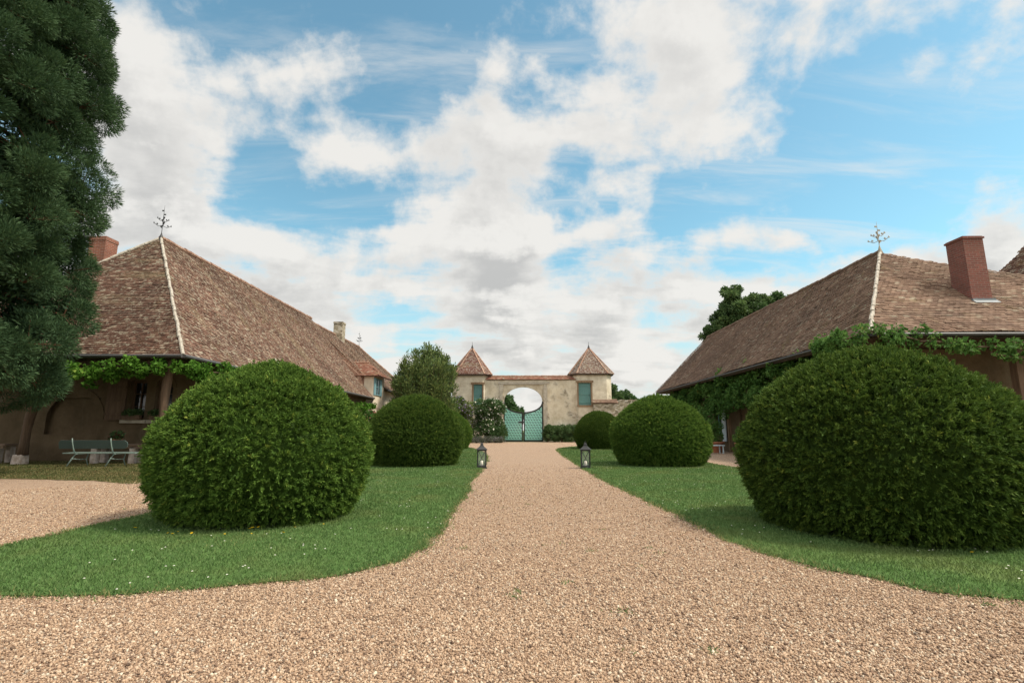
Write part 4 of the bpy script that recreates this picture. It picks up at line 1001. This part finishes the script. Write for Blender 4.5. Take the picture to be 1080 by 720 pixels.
def bush(name, loc, r, h, mat, n, size, label, petals=None, npet=0, psize=.1, cat='bush', asp=.55, group=None):
    X, Y, _ = loc; T = empty(name, loc, 0, label, cat, group); C = []; Rr = []
    for i in range(34):
        a = random.uniform(0, 2 * math.pi); q = random.random() ** .5; zz = random.uniform(.12, .9) * h; k = math.sqrt(max(.1, 1 - ((zz / h - .42) / .62) ** 2))
        C.append((X + r * .74 * q * k * math.cos(a), Y + r * .74 * q * k * math.sin(a), zz)); Rr.append(random.uniform(.22, .36) * min(r, h * .7))
    m = MB()
    for c in C[::3]: limb(m, (X, Y, 0), c, .03, .008)
    P_(m, 'stem', M['stem'], T); reroot(leafcloud('foliage', C, np.array(Rr), n, size, mat, None, asp, .6, 0, .1), T)
    if petals: reroot(leafcloud('blossom', [c for c in C if c[2] > h * .35], np.array([q * 1.05 for c, q in zip(C, Rr) if c[2] > h * .35]), npet, psize, petals, None, .8, .8, 0, .2, .92), T)
    return T
bush('rose_bush', (-2.9, 49.6, 0), 1.95, 4.0, M['hedge'], 16000, .17, 'white flowering rose bush left of the turquoise gate', M['white_petal'], 650, .17)
bush('lilac_bush', (-5.5, 48.6, 0), 1.6, 4.3, M['shrub'], 11000, .18, 'greyish bush with lilac flowers under the left gate tower', M['lilac_petal'], 900, .15)
bush('green_bush', (-6.9, 47.6, 0), 1.5, 3.9, M['vine_dull'], 9000, .18, 'fresh green bush between the tall shrub and the lilac bush')
for i in range(7):
    bush('lavender_clump', (-5.0 + i * .55, 46.9 + .22 * i, 0), .45, .55, M['lavender'], 900, .13, 'grey green lavender clump edging the gravel below the rose bush', M['lilac_petal'], 60, .06, 'plant', .2, 'lavender clumps below the rose bush')
for i in range(5):
    bush('box_shrub', (2.75 + i * .68, 51.0, 0), .62, 1.65 + .08 * (i % 2), M['hedge'], 5200, .11, 'dense low green shrub of the hedge right of the gate', None, 0, .1, 'shrub', .5, 'low hedge shrubs at the foot of the gate wall')
bush('pink_rose', (-10.9, 37.6, 0), .8, 2.6, M['vine_dull'], 5200, .13, 'pink rose bush against the farmhouse wall near the dormer', M['pink_petal'], 240, .12)

def vine(name, paths, mat, label, dens, size, parent_loc, asp=.85, spread=(.35, .35, .35), droop=.35):
    T = empty(name, parent_loc, 0, label, 'vine'); m = MB(); C = []; Rr = []
    for pts, r in paths:
        P = [Vector(p) for p in pts]
        fine = []
        for a, c in zip(P[:-1], P[1:]):
            n = max(2, int((c - a).length / .35))
            fine += [a.lerp(c, i / n) for i in range(n)]
        fine.append(P[-1]); m.tube([q + Vector((random.uniform(-.05, .05), random.uniform(-.05, .05), random.uniform(-.05, .05))) for q in fine], .022, 5)
        for q in fine:
            for k in range(2):
                C.append((q.x + random.gauss(0, spread[0] * r), q.y + random.gauss(0, spread[1] * r), q.z + random.gauss(0, spread[2] * r))); Rr.append(r * random.uniform(.3, .65))
    P_(m, 'stem', M['stem'], T); n = int(dens * sum(q * q for q in Rr))
    reroot(leafcloud('foliage', C, np.array(Rr), n, size, mat, None, asp, .55, droop, 0, .35), T); return T
vine('grapevine', [([(-16.2, 16.95, 3.05), (-14, 16.9, 3.12), (-12.0, 16.9, 3.2), (-11.2, 17.3, 3.25), (-11.1, 19.5, 3.25), (-11.1, 22, 3.2)], .42),
                   ([(-14.4, 16.9, 3.1), (-14.2, 16.9, 2.7)], .25), ([(-15.6, 16.9, 3.1), (-15.5, 16.9, 2.75)], .25)],
     M['vine'], 'bright green grapevine trained under the farmhouse eave', 2500, .115, (-13, 17, 0))
vine('grapevine', [([(-11.5, 26.0, 3.4), (-11.4, 29, 3.5), (-11.3, 31.5, 3.4)], .45), ([(-11.5, 37.5, .5), (-11.4, 37.8, 3.0)], .35), ([(-11.6, 36.5, 2.9), (-11.3, 39.5, 3.0)], .3)],
     M['vine'], 'green creeper on the farmhouse long wall around the eave notch', 1900, .13, (-11.5, 28, 0))
RVpaths = [([(10.9, 18, 3.6), (10.8, 22, 3.55), (10.8, 26, 3.6), (10.8, 30, 3.5), (10.9, 34, 3.5), (11.0, 36.5, 3.3)], .55),
           ([(10.8, 19.0, 2.8), (10.7, 23, 2.75), (10.7, 26, 2.7), (10.7, 29.5, 2.6)], .55),
           ([(10.8, 31.5, 2.9), (10.9, 34.0, 2.9)], .45), ([(10.9, 23.5, 2.6), (11.0, 23.4, .3)], .3), ([(11.0, 31.8, 2.5), (11.1, 31.8, .3)], .35)]
vine('wisteria', RVpaths, M['vine_dull'], 'thick green wisteria hanging along the long barn wall on the right', 1300, .165, (11, 27, 0), .5, (.3, .3, .4), .5)
vine('climbing_vine', [([(9.5, 14.85, 3.75), (10.5, 14.8, 4.05), (11.6, 14.8, 3.75)], .36), ([(9.9, 15.5, 3.9), (10.3, 17.5, 3.9)], .4), ([(10.9, 15.1, .3), (10.8, 14.9, 3.8)], .25),
                       ([(11.6, 14.8, 3.7), (13.2, 14.75, 3.5), (14.8, 14.75, 3.65), (16.5, 14.75, 3.55)], .32), ([(13.6, 14.75, 3.3), (15.2, 14.75, 3.15)], .28)],
     M['vine_dull'], 'light green vine spilling over the near corner eave of the barn', 2000, .12, (11, 15, 0), .6)

# ------------------------------------------------------------------ lanterns
def lantern(loc, rz, label):
    T = empty('lantern', loc, rz, label, 'lantern', 'black lanterns flanking the drive'); w, h = .125, .50
    m = MB(); m.box((0, 0, .02), (.31, .31, .035)); m.box((0, 0, .045), (.27, .27, .02)); m.build('base', M['iron'], T)
    m = MB()
    for sx in (-1, 1):
        for sy in (-1, 1): m.box((sx * w, sy * w, .055 + h / 2), (.028, .028, h))
    for k in range(4):
        rot = Matrix.Rotation(k * math.pi / 2, 3, 'Z')
        f = lambda x, z: tuple(rot @ Vector((x, -w, z)))
        for z in (.08, .055 + h - .02): m.bar(f(-w + .014, z), f(w - .014, z), .02)
        m.bar(f(-w + .014, .09), f(w - .014, .035 + h), .010); m.bar(f(w - .014, .09), f(-w + .014, .035 + h), .0105)
    m.build('frame', M['iron'], T)
    m = MB(); g = w - .012; 
    for k in range(4):
        rot = Matrix.Rotation(k * math.pi / 2, 3, 'Z'); m.box(rot @ Vector((0, -g, .055 + h / 2)), (2 * g - .01, .003, h - .03), rot)
    m.build('glass', M['lantern_glass'], T)
    m = MB(); m.lathe((0, 0, .055 + h), [(.235, 0), (.235, .018), (.10, .10), (.06, .15), (.055, .17), (.075, .175), (.03, .205), (.0, .21)], 4, False); m.tube([(0, 0, .755), (.03, 0, .785), (0, 0, .815), (-.03, 0, .785), (0, 0, .755)], .007, 6); m.build('roof', M['iron'], T)
    m = MB(); m.lathe((0, 0, .055), [(.045, 0), (.045, .17), (.02, .175)], 14); m.build('candle', M['candle'], T, True)
    return T
L1 = lantern((-1.17, 16.15, 0), .12, 'black candle lantern on the left edge of the gravel drive')
L2 = copy_tree(L1); L2.location = (2.02, 16.1, .0); L2.rotation_euler = (0, 0, -.2); L2['label'] = 'black candle lantern on the right edge of the gravel drive'

# ------------------------------------------------------------------ bench, tables, pots
def bench():
    T = empty('bench', (-13.35, 16.45, 0), R(3), 'grey green slatted garden bench with cast iron legs before the porch', 'bench')
    # seen from behind and to the side: backrest towards the camera
    L = 2.1
    m = MB(); pts = []
    hw = L / 2; r = .10
    prof = [(-hw, .58), (-hw, .78), (-hw + .06, .84), (hw - .10, .84), (hw - .02, .79), (hw, .71), (hw - .02, .63), (hw - .10, .58)]
    m.prism([(x, -.26 - (z - .45) * .22, z) for x, z in prof], (0, .03, 0)); m.build('backrest', M['bench_dark'], T, bevel=.006)
    m = MB()
    for q in range(4): m.box((.10, -.13 + q * .12, .44 + .008 * (q == 3)), (L + .12, .09, .03))
    m.build('seat', M['bench_green'], T)
    for x in (-.62, .55):
        m = MB(); m.tube([(x, -.37, .90), (x, -.35, .80), (x + .03, -.33, .62), (x + .02, -.24, .48), (x + .06, -.22, .42), (x, -.26, .30), (x - .08, -.36, .02)], [.016, .018, .020, .023, .023, .020, .018], 8)
        m.tube([(x + .06, -.2, .41), (x + .05, .24, .42), (x + .05, .29, .38), (x + .05, .25, .22), (x + .07, .32, .02)], .017, 8); m.tube([(x, -.29, .28), (x + .04, 0, .24), (x + .05, .25, .24)], .015, 6); m.build('leg', M['bench_green'], T, True)
bench()
def plank_table(loc, L, label):
    T = empty('plank_table', loc, 0, label, 'table', 'rustic plank tables under the porch')
    m = MB(); m.box((0, 0, .655), (L, .62, .055)); m.box((0, -.27, .585), (L - .1, .04, .085)); m.build('tabletop', M['plank'], T)
    for x in (-L / 2 + .28, -.2, L / 2 - .28):
        for y in (-.2, .22): m = MB(); m.box((x, y, .3), (.2, .18, .6), Matrix.Rotation(random.uniform(-.06, .06), 3, 'Y')); m.build('leg', M['pale_stone'], T, bevel=.02)
plank_table((-13.0, 17.9, 0), 3.6, 'long plank table on pale stone legs behind the green bench')
plank_table((-19.2, 17.9, 0), 3.2, 'plank table on pale stone legs left of the leaning porch post')
def pot(loc, r, h, label, mat, leafm, pet=None, lh=.4, group=None, n=700):
    T = empty('potted_plant', loc, 0, label, 'potted plant', group); m = MB()
    m.lathe((0, 0, 0), [(r * .68, 0), (r * .95, h * .86), (r * 1.08, h * .87), (r * 1.08, h), (r * .9, h), (r * .88, h * .9), (.0, h * .9)], 18, False); m.build('pot', mat, T, True)
    C = [(random.uniform(-.6, .6) * r, random.uniform(-.6, .6) * r, h + random.uniform(.1, .9) * lh) for _ in range(9)]
    leafcloud('foliage', C, np.full(9, r * .6), n, .09, leafm, T)
    if pet: leafcloud('blossom', C, np.full(9, r * .62), 160, .055, pet, T, .9, .6, 0, 0, .9)
for i, (x, y, r, lh, lb) in enumerate([(10.3, 27.6, .42, 1.5, 'tall leafy plant in large terracotta pot by the barn door'), (10.6, 30.4, .36, .9, 'farther leafy terracotta pot along the long barn wall'), (10.6, 25.0, .34, .7, 'smaller terracotta potted plant on the near side of barn door')]):
    pot((x, y, 0), r, .55, lb, M['terracotta'], M['vine_dull'], None, lh, 'terracotta pots along the barn wall', 1500)
pot((-14.0, 17.9, .683), .17, .16, 'dark red flowers in a pot on the plank table', M['terracotta'], M['hedge'], M['red_petal'], .22)
pot((-11.75, 17.9, .683), .15, .14, 'low pale enamel pot of greenery at the table end', M['white_enamel'], M['hedge'], None, .08)
def window_box(x, label):
    T = empty('window_box', (x, 19.05, 1.53), 0, label, 'window box', 'window boxes under the porch windows'); m = MB(); m.box((0, 0, .09), (.62, .16, .18), None, 1.05); m.build('box', M['timber'], T)
    leafcloud('foliage', [(-.25 + .1 * i, 0, .22 + .05 * (i % 2)) for i in range(6)], np.full(6, .12), 700, .07, M['hedge'], T)
window_box(-14.43, 'dark window box on the sill beside the open shutter'); window_box(-13.43, 'dark window box under the round headed porch window')
def small_table():
    T = empty('garden_stool', (9.75, 26.3, 0), .2, 'low pale blue garden stool beside the terracotta pots', 'stool'); m = MB(); m.box((0, 0, .40), (.9, .42, .05)); m.build('seat', M['linen'], T)
    for sx in (-1, 1):
        for sy in (-1, 1): m = MB(); m.box((sx * .38, sy * .15, .19), (.05, .05, .37)); m.build('leg', M['linen'], T)
small_table()

# ------------------------------------------------------------------ small flowers in the lawns
def flower_proto():
    m = MB(); m.tube([(0, 0, 0), (.005, 0, .05), (0, .004, .085)], .002, 5)
    T = empty('yellow_flower', (0, 0, 0)); m.build('stem', M['hedge'], T)
    m = MB()
    for k in range(9):
        a = 2 * math.pi * k / 9; c, s_ = math.cos(a), math.sin(a); m.quadface([(0, 0, .085), (c * .012 - s_ * .006, s_ * .012 + c * .006, .094), (c * .024, s_ * .024, .092), (c * .012 + s_ * .006, s_ * .012 - c * .006, .094)])
    m.build('petals', M['yellow_petal'], T); return T
spots = []
rg = random.Random(3)
for cx, cy, r, a0, a1, n, lab, g in ((-3.5, 7.2, 1.32, -125, -35, 13, 'tiny yellow flower in the grass under the front left yew', 'yellow flowers under the front left yew'), (4.36, 6.47, 1.5, -110, -30, 13, 'tiny yellow flower in the grass under the front right yew', 'yellow flowers under the front right yew')):
    for i in range(n):
        a = R(rg.uniform(a0, a1)); q = r + rg.uniform(-.05, .22) + (.25 if i > n - 3 else 0); spots.append((cx + q * math.cos(a), cy + q * math.sin(a), lab, g))
fp = flower_proto()
for i, (x, y, lab, g) in enumerate(spots):
    o = fp if i == 0 else copy_tree(fp)
    o.location = (x, y, .0); o.rotation_euler = (rg.uniform(-.3, .3), rg.uniform(-.3, .3), rg.uniform(0, 6)); s = rg.uniform(.5, .85); o.scale = (s, s, s)
    tag(o, lab, 'flower', g)
for poly, lab in ((LAWN_L, 'tiny white daisies dotted over the left lawn'), (LAWN_R, 'tiny white daisies dotted over the right lawn')):
    X, Y = scatter(poly, lambda x, y: np.where(np.sin(x * 1.7) * np.cos(y * 1.3) > -.1, 5.0, .6), 5.0); n = len(X); P = np.stack([X, Y, np.full(n, .042)], 1); V = []; F = []
    k = 6; ang = np.arange(k) * 2 * math.pi / k
    for i in range(n):
        b0 = len(V); V.append(P[i] + [0, 0, .004]); 
        for a in ang: V.append(P[i] + [.009 * math.cos(a), .009 * math.sin(a), 0])
        for j in range(0, k, 2): F.append([b0, b0 + 1 + j, b0 + 1 + (j + 1) % k, b0 + 1 + (j + 2) % k])
    tag(np_mesh('daisies', np.array(V), np.array(F), M['white_petal']), lab, 'daisies', None, 'stuff')
